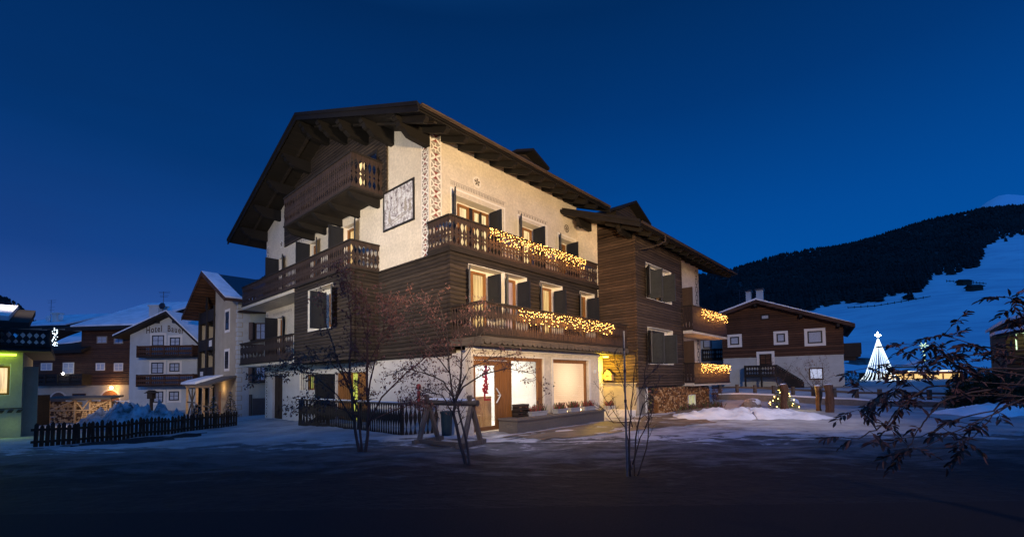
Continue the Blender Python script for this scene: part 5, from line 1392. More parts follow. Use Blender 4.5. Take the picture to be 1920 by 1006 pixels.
# ================================================================ SMALLER THINGS
# picket fence on the left
PA = gp(442, 797); PB = gp(55, 838); PC = PB
pf = empty('picket_fence', PA, 0, 'low dark picket fence running along the snow on the left', 'fence')
mb = MB(); d = PC - PA; d.z = 0; L = d.length; d.normalize(); rr_ = MB()
k = 0; s_ = 0; rg = random.Random(4)
while s_ < L:
    P = PA + d * s_; z = gz(P.x, P.y) - PA.z; h = .72 + rg.uniform(-.05, .05); hw = .056; q = P - PA; q.z = 0; tl_ = rg.uniform(-.03, .03)
    a = [q - d * hw + Vector((0, 0, z - .2)), q + d * hw + Vector((0, 0, z - .2)), q + d * (hw + tl_) + Vector((0, 0, z + h - .07)), q + d * tl_ + Vector((0, 0, z + h)), q - d * (hw - tl_) + Vector((0, 0, z + h - .07))]
    nrm = Vector((-d.y, d.x, 0)) * .02; mb.prism(a, nrm); s_ += .15; k += 1
mb.build('pickets', 'picket_timber', pf)
for hh in (.15, .52):
    rr_ = MB(); pp_ = []
    for k in range(21):
        P = PA + d * (L * k / 20); pp_.append(Vector((P.x - PA.x, P.y - PA.y, gz(P.x, P.y) - PA.z + hh)) + Vector((-d.y, d.x, 0)) * .05)
    for a, b2 in zip(pp_, pp_[1:]): rr_.beam(a, b2, .04, .08)
    rr_.build('rail', 'picket_timber', pf)
def heap(name, pts_, hgt, mat, label, cat, seed, n=26, m_=12, rad_=1.2, rough=.25):
    """ploughed heap along a line of ground points"""
    r = random.Random(seed); base = pts_[0]; o_ = MB(); rows = []
    L = [Vector(p) for p in pts_]
    for i in range(n + 1):
        f_ = i / n * (len(L) - 1); k = min(int(f_), len(L) - 2); P = L[k].lerp(L[k + 1], f_ - k); dd = (L[k + 1] - L[k]); dd.z = 0; dd.normalize(); nn = Vector((-dd.y, dd.x, 0))
        env = math.sin(math.pi * min(1, max(0, i / n))) ** .45
        hh = hgt * env; row = []
        for j in range(m_ + 1):
            t_ = j / m_ * 2 - 1; wv = rad_ * (1 + .12 * math.sin(i * .21 + seed))
            Q = P + nn * (t_ * wv); nf = mnoise.fractal(Vector((Q.x * 1.7, Q.y * 1.7, seed)), 1., 2., 4) + .35 * abs(mnoise.noise(Vector((Q.x * 5, Q.y * 5, seed))))
            z = hh * max(0, (1 - abs(t_) ** 1.7)) * (1 + rough * 2.2 * nf) - .12
            row.append((Q.x - base.x, Q.y - base.y, gz(Q.x, Q.y) + z - base.z))
        rows.append(row)
    for row in rows: o_.v += row
    for i in range(n):
        for j in range(m_): o_.f.append((i * (m_ + 1) + j, (i + 1) * (m_ + 1) + j, (i + 1) * (m_ + 1) + j + 1, i * (m_ + 1) + j + 1)); o_.m.append(0)
    o = o_.build(name, mat, smooth=True, loc=base); tag(o, label, cat); return o
A_ = at(165, 790, 27); B_ = at(250, 790, 26); C_ = at(360, 785, 27)
for p in (A_, B_, C_): p.z = gz(p.x, p.y)
heap('snow_heap', [A_, B_, C_], 1.2, 'dirty_snow', 'dirty ploughed snow heap behind the picket fence before the white hotel', 'snow pile', 5, 110, 26, 1.5, .4)
A_ = gp(1262, 783); B_ = gp(1400, 779); C_ = gp(1560, 781)
heap('snow_bank', [A_, B_, C_], .46, 'snow', 'long soft snow bank right of the paved drive', 'snow pile', 6, 120, 24, 1.9, .16)
A_ = gp(1790, 778); B_ = gp(1960, 770)
heap('snow_bank', [A_, B_], .55, 'snow', 'snow bank under the evergreen bush at the right edge', 'snow pile', 8, 30, 12, 1.6, .15)
A_ = gp(60, 843); B_ = gp(250, 826); C_ = gp(430, 806)
heap('snow_ridge', [A_, B_, C_], .16, 'ground_snow', 'low smooth snow ridge along the foot of the picket fence', 'snow pile', 9, 50, 12, 2.4, .1)
# log shed on the left
o = empty('log_shed', at(150, 792, 31), rad(6), 'open log shelter stacked with split firewood, behind the picket fence', 'firewood'); o.location.z = gz(o.location.x, o.location.y)
mb = MB(); r = random.Random(1)
z = .1
while z < 1.5:
    x = -1.9
    while x < 1.9:
        rr2 = r.uniform(.05, .09)
        if not (-.25 < x < .6 and z > .85):
            n = r.choice([3, 4, 5]); a0 = r.uniform(0, 6); mb.prism([(x + rr2 * math.cos(a0 + 6.283 * k / n), 0 + r.uniform(-.01, .01), z + rr2 * math.sin(a0 + 6.283 * k / n)) for k in range(n)], (0, .5, 0), r.choice([0, 0, 1]))
        x += rr2 * 1.85
    z += .13
tag(mb.build('split_logs', ['oak_light', 'stump_bark'], o), kind='stuff')
mb = MB()
for x in (-1.95, -.3, .65, 1.95): mb.box(x - .05, x + .05, -.08, .0, 0, 1.6)
mb.box(-2, 2, -.09, -.03, .85, .93)
for a, b2 in (((-1.9, .9), (-.35, 1.55)), ((-.25, 1.55), (.2, .95)), ((.2, .95), (.6, 1.55)), ((.7, .95), (1.9, 1.55))): mb.beam((a[0], -.07, a[1]), (b2[0], -.07, b2[1]), .05, .08)
mb.build('frame', 'oak_light', o)
mb = MB(); mb.prism([(-2.2, -.4, 1.6), (-2.2, .8, 1.75), (-2.2, .8, 1.87), (-2.2, -.4, 1.72)], (4.4, 0, 0)); mb.build('roof', 'grey_timber', o)
point('yard_light', at(150, 752, 28.0), 170, (1, .72, .42), .3)
# dark board fence left of the log shed
P = at(62, 800, 29); Q = at(92, 800, 30); P.z = Q.z = gz(P.x, P.y)
o = empty('board_fence', P, 0, 'dark board fence between the corner house and the log shelter', 'fence')
mb = MB(); railing(mb, (0, 0), ((Q - P).x, (Q - P).y), 0, 2.0, lambda t_: .004, pitch=.2, n=2); mb.build('boards', 'dark_timber', o)
# garden lantern in front of the hotel
P = at(283, 790, 36.); P.z = gz(P.x, P.y)
o = empty('garden_lantern', P, 0, 'small dark wooden lantern post in front of the white hotel', 'lantern')
zt = at(283, 733, 36.).z - P.z
mb = MB(); mb.box(-.08, .08, -.08, .08, 0, zt - .6); mb.build('post', 'dark_timber', o)
mb = MB(); mb.box(-.2, .2, -.2, .2, zt - .6, zt - .15); mb.prism([(-.4, -.3, zt - .15), (.4, -.3, zt - .15), (0, -.3, zt + .1)], (0, .6, 0)); mb.build('head', 'dark_timber', o)
# white barrier
P = at(228, 776, 40.); P.z = gz(P.x, P.y) + .2
o = empty('barrier', P, 0, 'white plank barrier beside the arched door of the timber house', 'barrier')
mb = MB()
for z in (.1, .5, .9): mb.box(-.7, .7, -.02, .02, z, z + .1)
for x in (-.65, .6): mb.box(x, x + .08, .021, .06, -.4, 1.05)
mb.build('planks', 'white_paint', o)
# little snowy spruces at the gabled house
lbls = ['small dark spruce left of the snowy porch posts', 'small dark spruce in the middle before the gabled house', 'small dark spruce right, at the corner stones of the gabled house']
for k, (u, h) in enumerate(((368, 1.3), (400, 1.7), (432, 1.9))):
    P = at(u, 785, 30.); P.z = gz(P.x, P.y)
    o = empty('young_spruce', P, 0, lbls[k], 'tree', 'young spruces before the gabled house')
    mb = MB(); mb.tube([(0, 0, -.1), (0, 0, h * .9)], [.04, .01], 5); mb.build('trunk', 'bark', o)
    mb = MB(); r = random.Random(k)
    for q in range(900):
        f_ = r.random() ** .7; z = h * (1 - f_ * .9); R_ = .5 * f_ * h * .6; t_ = r.uniform(0, 6.28); rr2 = R_ * r.random() ** .5
        p = Vector((rr2 * math.cos(t_), rr2 * math.sin(t_), z)); dd = Vector((math.cos(t_), math.sin(t_), -.3)) * .13; s2 = Vector((-math.sin(t_), math.cos(t_), r.uniform(-.5, .5))) * .025
        mb.add([p - s2, p + s2, p + dd], [(0, 1, 2)], 1 if r.random() < .12 else 0)
    mb.build('crown', ['needle', 'snow'], o)
# rail fence on the right
o = empty('rail_fence', at(1335, 752, 31), 0, 'two rail wooden fence with a low snowy wall beneath, before the timber chalet', 'fence')
O_ = Vector(o.location); E_ = at(1990, 752, 22) - O_; E_.z = 0
mr_ = MB(); mw = MB(); msn = MB()
def fz(f_): P = O_ + E_ * f_; return P
n = 15
for k in range(n):
    f_ = (k + .5) / n; P = fz(f_); g = gz(P.x, P.y) - .15; y_ = P - O_
    mb = MB(); mb.box(y_.x - .08, y_.x + .08, y_.y - .08, y_.y + .08, g - O_.z - .1, g - O_.z + 1.05); mb.build('post', 'grey_timber', o)
for k in range(20):
    a, b2 = fz(k / 20), fz((k + 1) / 20)
    for hh in (.45, .85):
        A2 = a - O_; B2 = b2 - O_; A2.z = gz(a.x, a.y) - .15 - O_.z + hh; B2.z = gz(b2.x, b2.y) - .15 - O_.z + hh; mr_.beam(A2, B2, .05, .12)
    A2 = a - O_ + Vector((0, -.9, 0)); B2 = b2 - O_ + Vector((0, -.9, 0)); A2.z = gz(a.x, a.y) - O_.z + .02; B2.z = gz(b2.x, b2.y) - O_.z + .02
    mw.beam(A2, B2, .4, .5); A2.z += .29; B2.z += .29; msn.beam(A2, B2, .42, .08)
mr_.build('rail', 'grey_timber', o); mw.build('low_wall', 'stone', o); msn.build('snow_cap', 'snow', o)
# carved stumps
def stump(P, h, r_, lb, seed, mat='stump_bark'):
    r = random.Random(seed); o = empty('tree_stump', P, 0, lb, 'tree stump', 'upright trunk stumps in the snow')
    mb = MB(); pts_ = [Vector((.03 * math.sin(k * 1.3 + seed), .03 * math.cos(k * 1.7), -.3 + (h + .3) * k / 7)) for k in range(8)]
    mb.tube(pts_, [r_ * (1.25 if k == 0 else 1) * r.uniform(.82, 1.12) for k in range(8)], 11); mb.build('trunk', mat, o, smooth=False)
    mb = MB(); mb.ball((pts_[-1].x, pts_[-1].y, h), r_ * 1.02, 10, 5, sc=(1, 1, .35)); mb.build('snow_cap', 'snow', o, smooth=True)
    mb = MB()
    for k in range(3): a = Vector((r_ * .8 * math.cos(k * 2 + seed), r_ * .8 * math.sin(k * 2 + seed), h * (.3 + .2 * k))); mb.tube([a, a * 1.25 + Vector((0, 0, .12))], [.04, .02], 6)
    mb.build('branch_stub', mat, o)
stump(Vector((13.55, 22.3, gz(13.55, 22.3))), 1.35, .17, 'dark trunk stump standing in front of the yellow lit small spruce', 1)
stump(Vector((15.25, 22.3, gz(15.25, 22.3))), 1.25, .13, 'slimmer reddish stump, left one of the close pair', 2, 'oak_frame')
stump(Vector((15.3, 21.6, gz(15.3, 21.6))), 1.30, .19, 'thick dark stump, right one of the close pair', 3)
# lit small spruce
P = Vector((14.35, 23.6, 0)); P.z = gz(P.x, P.y)
o = empty('lit_spruce', P, 0, 'small spruce wrapped in yellow lights behind the dark stump', 'tree')
mb = MB(); mb.tube([(0, 0, -.1), (0, 0, 1.2)], [.05, .01], 5); mb.build('trunk', 'bark', o)
mb = MB(); r = random.Random(11)
for q in range(1800):
    f_ = r.random() ** .7; z = 1.38 * (1 - f_ * .92); R_ = .72 * f_ ; t_ = r.uniform(0, 6.28); rr2 = R_ * r.random() ** .5
    p = Vector((rr2 * math.cos(t_) - .1, rr2 * math.sin(t_), z)); dd = Vector((math.cos(t_), math.sin(t_), -.3)) * .12; s2 = Vector((-math.sin(t_), math.cos(t_), r.uniform(-.5, .5))) * .022
    mb.add([p - s2, p + s2, p + dd], [(0, 1, 2)])
mb.build('crown', 'needle_lit', o)
mb = MB()
for q in range(34):
    f_ = r.random() ** .8; z = 1.36 * (1 - f_ * .9); t_ = r.uniform(0, 6.28); mb.ball((.72 * f_ * math.cos(t_) - .1, .72 * f_ * math.sin(t_), z), .026, 6, 4)
mb.build('light_bulbs', 'bulb_yellow', o)
point('spruce_light', P + Vector((.45, -.6, 1.0)), 26, (1, .75, .25), .2)
# boulders
for k, (u, v_, s2, lb) in enumerate(((1440, 768, .75, 'snow capped boulder left of the lit small spruce'), (1517, 768, .8, 'snow capped boulder right of the lit small spruce'))):
    P = gp(u, v_) + Vector((.3, 2.2, 0)); P.z = gz(P.x, P.y)
    o = empty('boulder', P, 0, lb, 'boulder', 'boulders by the lit spruce'); random.seed(20 + k)
    mb = MB(); mb.ball((0, 0, .1), s2 * .62, 9, 6, jit=.18, sc=(1.15, .9, .9)); mb.build('rock', 'boulder', o)
    mb = MB(); mb.ball((.1, .05, .28), s2 * .56, 10, 6, jit=.08, sc=(1.15, .9, .62)); mb.build('snow_cap', 'snow', o, smooth=True)
# planting bed edge with logs by the firewood wall
o = empty('flower_bed', MF.W(12.6, -4.1, -.05), MF.ang, 'dark planting bed with withered plants in front of the firewood wall', 'flower bed')
mb = MB(); mb.beam((-1.6, -.3, .06), (2.2, -.45, .06), .2, .22); mb.build('edging', 'old_timber', o)
mb = MB(); r = random.Random(5)
for k in range(420):
    a = Vector((r.uniform(0, 5.2), r.uniform(-.35, .6), 0)); b2 = a + Vector((r.gauss(0, .12), r.gauss(0, .1), r.uniform(.05, .38))); s2 = Vector((r.uniform(-1, 1), r.uniform(-1, 1), 0)).normalized() * .018
    mb.add([a - s2, a + s2, b2 + s2, b2 - s2], [(0, 1, 2, 3)], r.choice([0, 0, 1]))
mb.build('withered_plants', ['dark_leaf', 'heather_green'], o)
# wooden trestle with log beam
A_ = at(797, 752, 13.0); B_ = at(889, 755, 12.1)
o = empty('log_trestle', (A_.x, A_.y, gz(A_.x, A_.y)), 0, 'wooden A frame trestle with a snow dusted log beam before the shop door', 'trestle')
B0 = Vector(o.location); a, b2 = A_ - B0, B_ - B0; dd = (b2 - a).normalized(); nn = Vector((-dd.y, dd.x, 0))
mb = MB(); mb.tube([a - dd * .02, a.lerp(b2, .5) + Vector((0, 0, -.02)), b2 + dd * .12], [.085, .08, .085], 10); mb.build('beam', 'grey_timber', o)
mb = MB(); mb.tube([a + dd * .1 + Vector((0, 0, .055)), b2 + Vector((0, 0, .055))], [.055, .055], 8); mb.build('snow_cap', 'snow', o)
for base, nm in ((a + dd * .12, 0), (b2 - dd * .1, 1)):
    for s2 in (-1, 1):
        mb = MB(); top = base + Vector((0, 0, .17 + .03 * s2)) - nn * s2 * .09; bot = base + nn * s2 * .45 + dd * (.02); bot.z = gz(bot.x + B0.x, bot.y + B0.y) - B0.z - .05
        mb.beam(top, bot, .09, .12, (dd.x, dd.y, 0)); mb.build('leg', 'old_timber', o)
    mb = MB(); p1 = base + nn * .62; p2 = base - nn * .62; p1.z = p2.z = .06; mb.beam(p1, p2, .12, .12); mb.build('foot', 'old_timber', o)
mb = MB(); p1 = a + nn * -.4; p2 = b2 + nn * -.4; p1.z = p2.z = .08; mb.beam(p1, p2, .12, .1); mb.build('skid', 'grey_timber', o)
# blue bin, red ornament on the wall
P = MF.W(-.5, -1.5, 0); P.z = gz(P.x, P.y)
o = empty('waste_bin', P, MF.ang, 'dark blue bin beside the trestle at the chalet corner', 'bin')
mb = MB(); mb.tube([(0, 0, 0), (0, 0, .72)], [.16, .20], 12); mb.build('body', 'blue_paint', o)
mb = MB(); mb.tube([(0, 0, .72), (0, 0, .78), (0, 0, .80)], [.22, .22, .12], 12); mb.build('lid', 'blue_paint', o)
o = empty('wall_ornament', MF.W(-.06, .62, 1.05), MF.ang, 'red round ornament with ribbon on the white wall left of the shop corner', 'ornament')
mb = MB(); mb.tube([(-.03, 0, .45), (.02, 0, .45)], [.11, .11], 14); mb.build('disc', 'heather', o)
mb = MB(); mb.box(-.02, .02, -.07, .07, -.25, .3); mb.build('ribbon', 'heather', o)
# slim marker pole
P = gp(1176, 893); top = at(1177, 620, P.y)
o = empty('marker_pole', P, 0, 'slim upright metal pole among the thin bare stems in front of the porch', 'pole')
mb = MB(); mb.tube([(0, 0, -.2), (0, 0, top.z - P.z)], .017, 8); mb.build('tube', 'metal_pale', o)
mb = MB()
for z in (1.35, 1.9, 2.3): mb.tube([(0, 0, z), (0, 0, z + .05)], .025, 8)
mb.build('clamp', 'metal_dark', o)

# ---- christmas tree of lights, lamp post and pavilion across the meadow
P = at(1650, 712, 78.); P.z = gz(P.x, P.y) - .3
XT = empty('christmas_tree', P, 0, 'tall cone of white light strands with a bright star and glare rays on top', 'christmas tree')
H_ = at(1650, 630, 78.).z - P.z
mb = MB(); mb.tube([(0, 0, 0), (0, 0, H_)], .09, 8); mb.build('mast', 'metal_pale', XT)
bm_ = MB(); bm_.ball((0, 0, 0), .075, 5, 4)
for k in range(25):
    t_ = 2 * math.pi * k / 25 + .1; mb = MB(); pts_ = []; rs_ = []
    for q in range(150):
        f_ = (q + .5) / 150; rr2 = 2.45 * f_ ** 1.05 + 1.2 * max(0, f_ - .84) * 3
        pts_.append((rr2 * math.cos(t_), rr2 * math.sin(t_), H_ * (1 - f_) * .985)); rs_.append(.038 if q % 3 == 1 else .008)
    mb.tube(pts_, rs_, 4); mb.build('light_strand', 'bulb_white', XT)
mb = MB()
for k in range(8):
    t_ = math.pi * k / 4; L_ = .62 if k % 2 == 0 else .38
    mb.tube([(0, 0, H_ + .2), (L_ * math.cos(t_), 0, H_ + .2 + L_ * math.sin(t_))], [.07, .008], 5)  # rays put the starburst glare into the shape
mb.ball((0, 0, H_ + .2), .26, 8, 6); mb.build('star', 'lamp_star', XT)  # star ball and its glare rays in one mesh
point('tree_light', P + Vector((0, -2, 1.5)), 900, (.8, .9, 1.), 1.)
P = at(1735, 712, 72.); P.z = gz(P.x, P.y) - .3; H_ = at(1735, 645, 72.).z - P.z
o = empty('street_lamp', P, 0, 'slim lit lamp post with snowflake ornament right of the christmas tree', 'street lamp')
mb = MB(); mb.tube([(0, 0, 0), (0, 0, H_)], .06, 6); mb.build('post', 'metal_dark', o)
mb = MB()
for k in range(3): t_ = math.pi * k / 3; mb.tube([(-.8 * math.cos(t_), 0, H_ - .2 - .5 * math.sin(t_)), (.8 * math.cos(t_), 0, H_ - .2 + .5 * math.sin(t_))], .05, 4)
for z in (1.2, 1.7, 2.1, 2.6): mb.ball((0, 0, H_ - z), .16, 6, 4)
mb.build('ornament', 'tube_white', o)
PF_ = Frame(at(1660, 712, 88.), rad(4)); PF_.o.z = .3
o = empty('pavilion', PF_.o, PF_.ang, 'long low pavilion with glowing yellow front beyond the meadow, behind the christmas tree', 'pavilion')
mb = MB(); mb.box(-1, 17, .3, 5, 0, 1.9); mb.build('wall', 'brown_cladding', o)
mb = MB(); mb.prism([(-1.5, -.6, 2.0), (17.5, -.6, 2.0), (17.5, 2.5, 2.6), (-1.5, 2.5, 2.6)], (0, 0, .15)); mb.build('roof', 'snow', o)
for k in range(8):
    mb = MB(); mb.box(.2 + k * 2.1, 1.8 + k * 2.1, .2, .29, .5, 1.5); mb.build('window', 'far_glow', o)
mb = MB()
point('pavilion_light', PF_.W(4, -1.5, 1.6), 260, (1, .75, .3), .3); point('pavilion_light', PF_.W(12, -1.5, 1.6), 260, (1, .75, .3), .3)
P = at(1716, 690, 100.); P.z = 0
o = empty('distant_chalet', P, rad(5), 'small distant chalet roof behind the lamp post', 'house')
mb = MB(); mb.box(-3.5, 3.5, 0, 6, 0, 3.6); mb.build('wall', 'beige_wall', o)
mb = MB(); mb.prism([(-4.3, -1, 3.6), (4.3, -1, 3.6), (0, -1, 5.2)], (0, 8, 0)); mb.build('roof', 'snow', o)
# vans / dark hedge at the end of the timber chalet
P = at(1598, 716, 60.); P.z = gz(P.x, P.y) - .2
o = empty('hedge', P, 0, 'dark low hedge with snow on top at the right corner of the timber chalet', 'hedge')
mb = MB(); r = random.Random(8)
for q in range(1500):
    p = Vector((r.uniform(-1.8, 1.8), r.uniform(-.6, .6), r.uniform(0, 1.5))); s2 = Vector((r.uniform(-1, 1), r.uniform(-1, 1), r.uniform(-1, 1))) * .12; s3 = Vector((r.uniform(-1, 1), r.uniform(-1, 1), r.uniform(-1, 1))) * .12
    mb.add([p, p + s2, p + s3], [(0, 1, 2)])
mb.build('foliage', 'needle', o)

# ================================================================ TREES AND SHRUBS
def branch_tree(root, base, stems, seed, leafm, twig_len=.42, leaves=3, bark='bark', leaf=.055, lvl2=7, spread_=.9, droop=.25, lvl3=4, limbn=1.0):
    """stems: list of lists of (point, radius) with points relative to the base"""
    r = random.Random(seed); tr = MB(); cr = MB()
    def leafcluster(p, n):
        for _ in range(n):
            q = p + Vector((r.gauss(0, .03), r.gauss(0, .03), r.gauss(0, .03)))
            L = leaf * r.uniform(.7, 1.5); a = r.uniform(0, 6.28)
            dn = Vector((math.cos(a) * .6, math.sin(a) * .6, -r.uniform(.2, 1.3))).normalized() * L
            sd = dn.cross(Vector((r.uniform(-1, 1), r.uniform(-1, 1), .3))).normalized() * L * .22
            m1 = q + dn * .45; fold = Vector((r.uniform(-1, 1), r.uniform(-1, 1), .5)) * L * .12
            cr.add([q, m1 + sd, q + dn, m1 - sd + fold], [(0, 1, 2), (0, 2, 3)], 1)
    def twig(p, d, L, rad_, level):
        n = 4; pts_ = [p]; dd = d.normalized()
        for k in range(n):
            dd = (dd + Vector((r.gauss(0, .16), r.gauss(0, .16), r.gauss(0, .12) + (.05 if level == 2 else -droop * .35)))).normalized()
            pts_.append(pts_[-1] + dd * L / n)
        cr.tube(pts_, [rad_ * (1 - .8 * k / n) for k in range(n + 1)], 3 if level > 2 else 4, 0, cap=False)
        if level < 3:
            for k in range(lvl3):
                i = r.randint(1, n - 1) if k else n - 1; f_ = r.random(); q = pts_[i].lerp(pts_[i + 1], f_) if i < n else pts_[n]
                ax = Vector((r.gauss(0, 1), r.gauss(0, 1), r.gauss(0, .7))).normalized()
                twig(q, (dd + ax * spread_).normalized(), L * r.uniform(.35, .65), rad_ * .5, level + 1)
            leafcluster(pts_[-1], leaves)
        else:
            for q in pts_[1:]:
                if r.random() < .55: leafcluster(q, max(1, leaves - 1) if leaves else 0)
            if leaves: leafcluster(pts_[-1], leaves)
    for st in stems:
        P = [Vector(p) for p, _ in st]; R = [q for _, q in st]
        # smooth the stem by subdividing with jitter
        pts_ = []; rr = []
        for k in range(len(P) - 1):
            for j in range(3):
                f_ = j / 3; q = P[k].lerp(P[k + 1], f_)
                if j: q = q + Vector((r.gauss(0, .012), r.gauss(0, .012), 0))
                pts_.append(q); rr.append(R[k] * (1 - f_) + R[k + 1] * f_)
        pts_.append(P[-1]); rr.append(R[-1])
        rr = [q * .8 for q in rr]
        tr.tube(pts_, rr, 7)
        n = len(pts_)
        cnt = int(lvl2 * limbn)
        for k in range(cnt):
            f_ = .30 + .70 * (k + r.random()) / cnt; i = min(int(f_ * (n - 1)), n - 2); q = pts_[i].lerp(pts_[i + 1], f_ * (n - 1) - i)
            sdir = (pts_[i + 1] - pts_[i]).normalized(); a = r.uniform(0, 6.28); ax = Vector((math.cos(a), math.sin(a), .25))
            twig(q, (sdir * .6 + ax * spread_).normalized(), twig_len * r.uniform(.7, 1.4) * (1.15 - .4 * f_), max(.006, rr[i] * .45), 2)
    tr.build('trunk', bark, root, smooth=True); cr.build('crown', [bark, leafm], root)
def relpts(base, Y, L):
    """measured stem points (u, v, radius, depth offset) -> relative to the base"""
    return [((at(u, v_, Y + dy) - base), r_) for u, v_, r_, dy in L]
# rowan in front of the gable
B_ = Vector((-3.72, 11.1, 0)); B_.z = gz(B_.x, B_.y)
o = empty('rowan_tree', B_, 0, 'taller rowan tree with withered red leaves in front of the timber bay', 'tree', 'rowan trees before the chalet')
Y = 11.1
ST = [[(676, 868, .050, 0), (664, 790, .042, .0), (655, 700, .034, .05), (658, 600, .022, .1), (650, 525, .008, .1)],
      [(682, 868, .055, 0), (690, 790, .045, 0), (688, 700, .036, -.05), (690, 600, .024, -.05), (688, 545, .008, 0)],
      [(679, 868, .04, 0), (672, 770, .035, .1), (640, 690, .026, .3), (612, 610, .016, .5), (600, 555, .006, .5)],
      [(690, 800, .03, 0), (715, 745, .026, -.2), (760, 700, .018, -.4), (800, 668, .012, -.5), (832, 655, .005, -.5)],
      [(688, 760, .03, 0), (700, 690, .024, .2), (718, 620, .016, .35), (728, 560, .006, .35)],
      [(664, 790, .028, 0), (632, 740, .02, -.2), (585, 700, .014, -.5), (540, 690, .009, -.7), (505, 705, .004, -.8)],
      [(658, 720, .022, 0), (620, 680, .016, .3), (580, 668, .01, .4), (535, 685, .006, .4), (480, 720, .003, .4)],
      [(672, 780, .022, 0), (640, 765, .016, -.3), (590, 750, .010, -.5), (560, 770, .004, -.6)],
      [(686, 690, .02, 0), (712, 640, .014, -.3), (735, 600, .008, -.4), (748, 565, .004, -.4)],
      [(690, 640, .018, 0), (670, 570, .012, -.3), (640, 500, .005, -.4)],
      [(690, 790, .02, 0), (735, 770, .014, .2), (780, 755, .008, .3), (800, 765, .004, .3)]]
branch_tree(o, B_, [relpts(B_, Y, s) for s in ST], 3, 'dead_leaf', .42, 2, 'bark_red', .062, 19, .9, .3, 5)
# second rowan by the trestle
B_ = Vector((-1.0, 9.6, 0)); B_.z = gz(B_.x, B_.y)
o = empty('rowan_tree', B_, 0, 'leaning rowan tree with sparse dry leaves beside the shop door', 'tree', 'rowan trees before the chalet')
Y = 9.6
ST = [[(880, 900, .05, 0), (862, 830, .046, 0), (850, 775, .04, 0), (862, 720, .03, 0), (866, 660, .018, 0), (858, 600, .008, 0)],
      [(884, 900, .035, 0), (875, 830, .032, -.05), (860, 770, .028, -.05), (850, 745, .026, 0), (842, 690, .02, .1), (838, 620, .012, .2), (820, 555, .005, .2)],
      [(855, 750, .028, 0), (868, 725, .024, -.1), (905, 702, .018, -.2), (950, 690, .012, -.3), (1000, 700, .006, -.3), (1026, 740, .003, -.3)],
      [(858, 740, .02, 0), (880, 690, .016, .1), (925, 670, .010, .2), (960, 665, .005, .2)],
      [(850, 745, .024, 0), (832, 715, .02, .1), (800, 700, .015, .2), (760, 690, .010, .3), (722, 705, .004, .4)],
      [(844, 700, .018, .1), (815, 665, .014, .2), (782, 630, .009, .3), (765, 570, .004, .3)],
      [(840, 660, .014, .1), (815, 620, .01, 0), (796, 560, .005, 0)],
      [(864, 680, .014, 0), (890, 640, .01, .1), (900, 600, .006, .1), (893, 570, .003, .1)],
      [(846, 770, .02, 0), (828, 740, .014, -.1), (800, 735, .008, -.2), (770, 750, .004, -.2)]]
branch_tree(o, B_, [relpts(B_, Y, s) for s in ST], 8, 'dead_leaf', .34, 1, 'bark', .045, 18, .95, .15, 5)
# thin stemmed shrub round the pole
B_ = gp(1190, 892)
o = empty('bare_shrub', B_, 0, 'thin stemmed almost bare shrub in front of the yellow porch', 'shrub')
Y = B_.y
ST = [[(1182, 893, .022, 0), (1180, 800, .018, 0), (1186, 740, .013, 0), (1192, 680, .008, 0), (1190, 640, .003, 0)],
      [(1190, 893, .02, 0), (1192, 820, .018, .1), (1205, 760, .013, .1), (1228, 725, .008, .1), (1245, 700, .003, .1)],
      [(1195, 893, .018, 0), (1212, 840, .015, .1), (1216, 780, .011, .1), (1208, 700, .007, .1), (1218, 650, .003, .1)],
      [(1186, 870, .016, 0), (1200, 820, .013, -.1), (1222, 775, .010, -.1), (1226, 740, .005, -.1)],
      [(1184, 880, .015, 0), (1172, 800, .012, .1), (1150, 770, .008, .2), (1130, 740, .006, .2), (1124, 715, .003, .2)],
      [(1186, 800, .012, 0), (1172, 740, .009, 0), (1160, 690, .005, 0), (1150, 660, .003, 0)],
      [(1190, 760, .01, 0), (1210, 710, .007, 0), (1236, 680, .004, 0)],
      [(1182, 790, .012, 0), (1150, 792, .008, .1), (1136, 770, .006, .1), (1120, 765, .003, .1)]]
branch_tree(o, B_, [relpts(B_, Y, s) for s in ST], 12, 'dark_leaf', .26, 0, 'bark', .04, 10, .8, .0, 4)
# dark leaved branches reaching in from the right
B_ = Vector((6.4, 4.6, gz(6.4, 4.6)))
o = empty('ash_tree', B_, 0, 'tree at the right edge whose long branches with withered compound leaves reach in', 'tree')
tr = MB(); lf = MB(); r = random.Random(21)
T0 = Vector((0, 0, -.1)); TOP = Vector((.3, .2, 1.3))
tr.tube([T0, Vector((.05, .05, .6)), TOP, Vector((.5, .5, 3.2))], [.10, .085, .07, .03], 8)
def compound(p, d, L, n=6, sz=.092):
    """a withered compound leaf: rachis with drooping leaflets"""
    d = d.normalized(); pts_ = [p + d * (L * k / n) + Vector((0, 0, -.25 * L * (k / n) ** 2)) for k in range(n + 1)]
    tr.tube(pts_, [.0035 * (1 - .6 * k / n) for k in range(n + 1)], 3, cap=False)
    sd0 = d.cross(Vector((0, 0, 1))); 
    if sd0.length < .1: sd0 = Vector((1, 0, 0))
    sd0.normalize()
    for k in range(1, n + 1):
        for s_ in ((-1, 1) if k < n else (0,)):
            a = pts_[k]; ld = (sd0 * s_ * .8 + d * .7 + Vector((r.gauss(0, .25), r.gauss(0, .25), -.45 + r.gauss(0, .3)))).normalized() * sz * r.uniform(.7, 1.25)
            wv = ld.cross(Vector((r.gauss(0, .5), r.gauss(0, .5), 1))).normalized() * ld.length * .17
            q1 = a + ld * .35; q2 = a + ld * .7; up_ = wv.cross(ld).normalized() * ld.length * .10
            lf.add([a, q1 + wv + up_, q2 + wv * .8 + up_, a + ld, q2 - wv * .8 + up_, q1 - wv + up_, q1, q2], [(0, 6, 1), (1, 6, 7, 2), (2, 7, 3), (3, 7, 4), (4, 7, 6, 5), (5, 6, 0)])
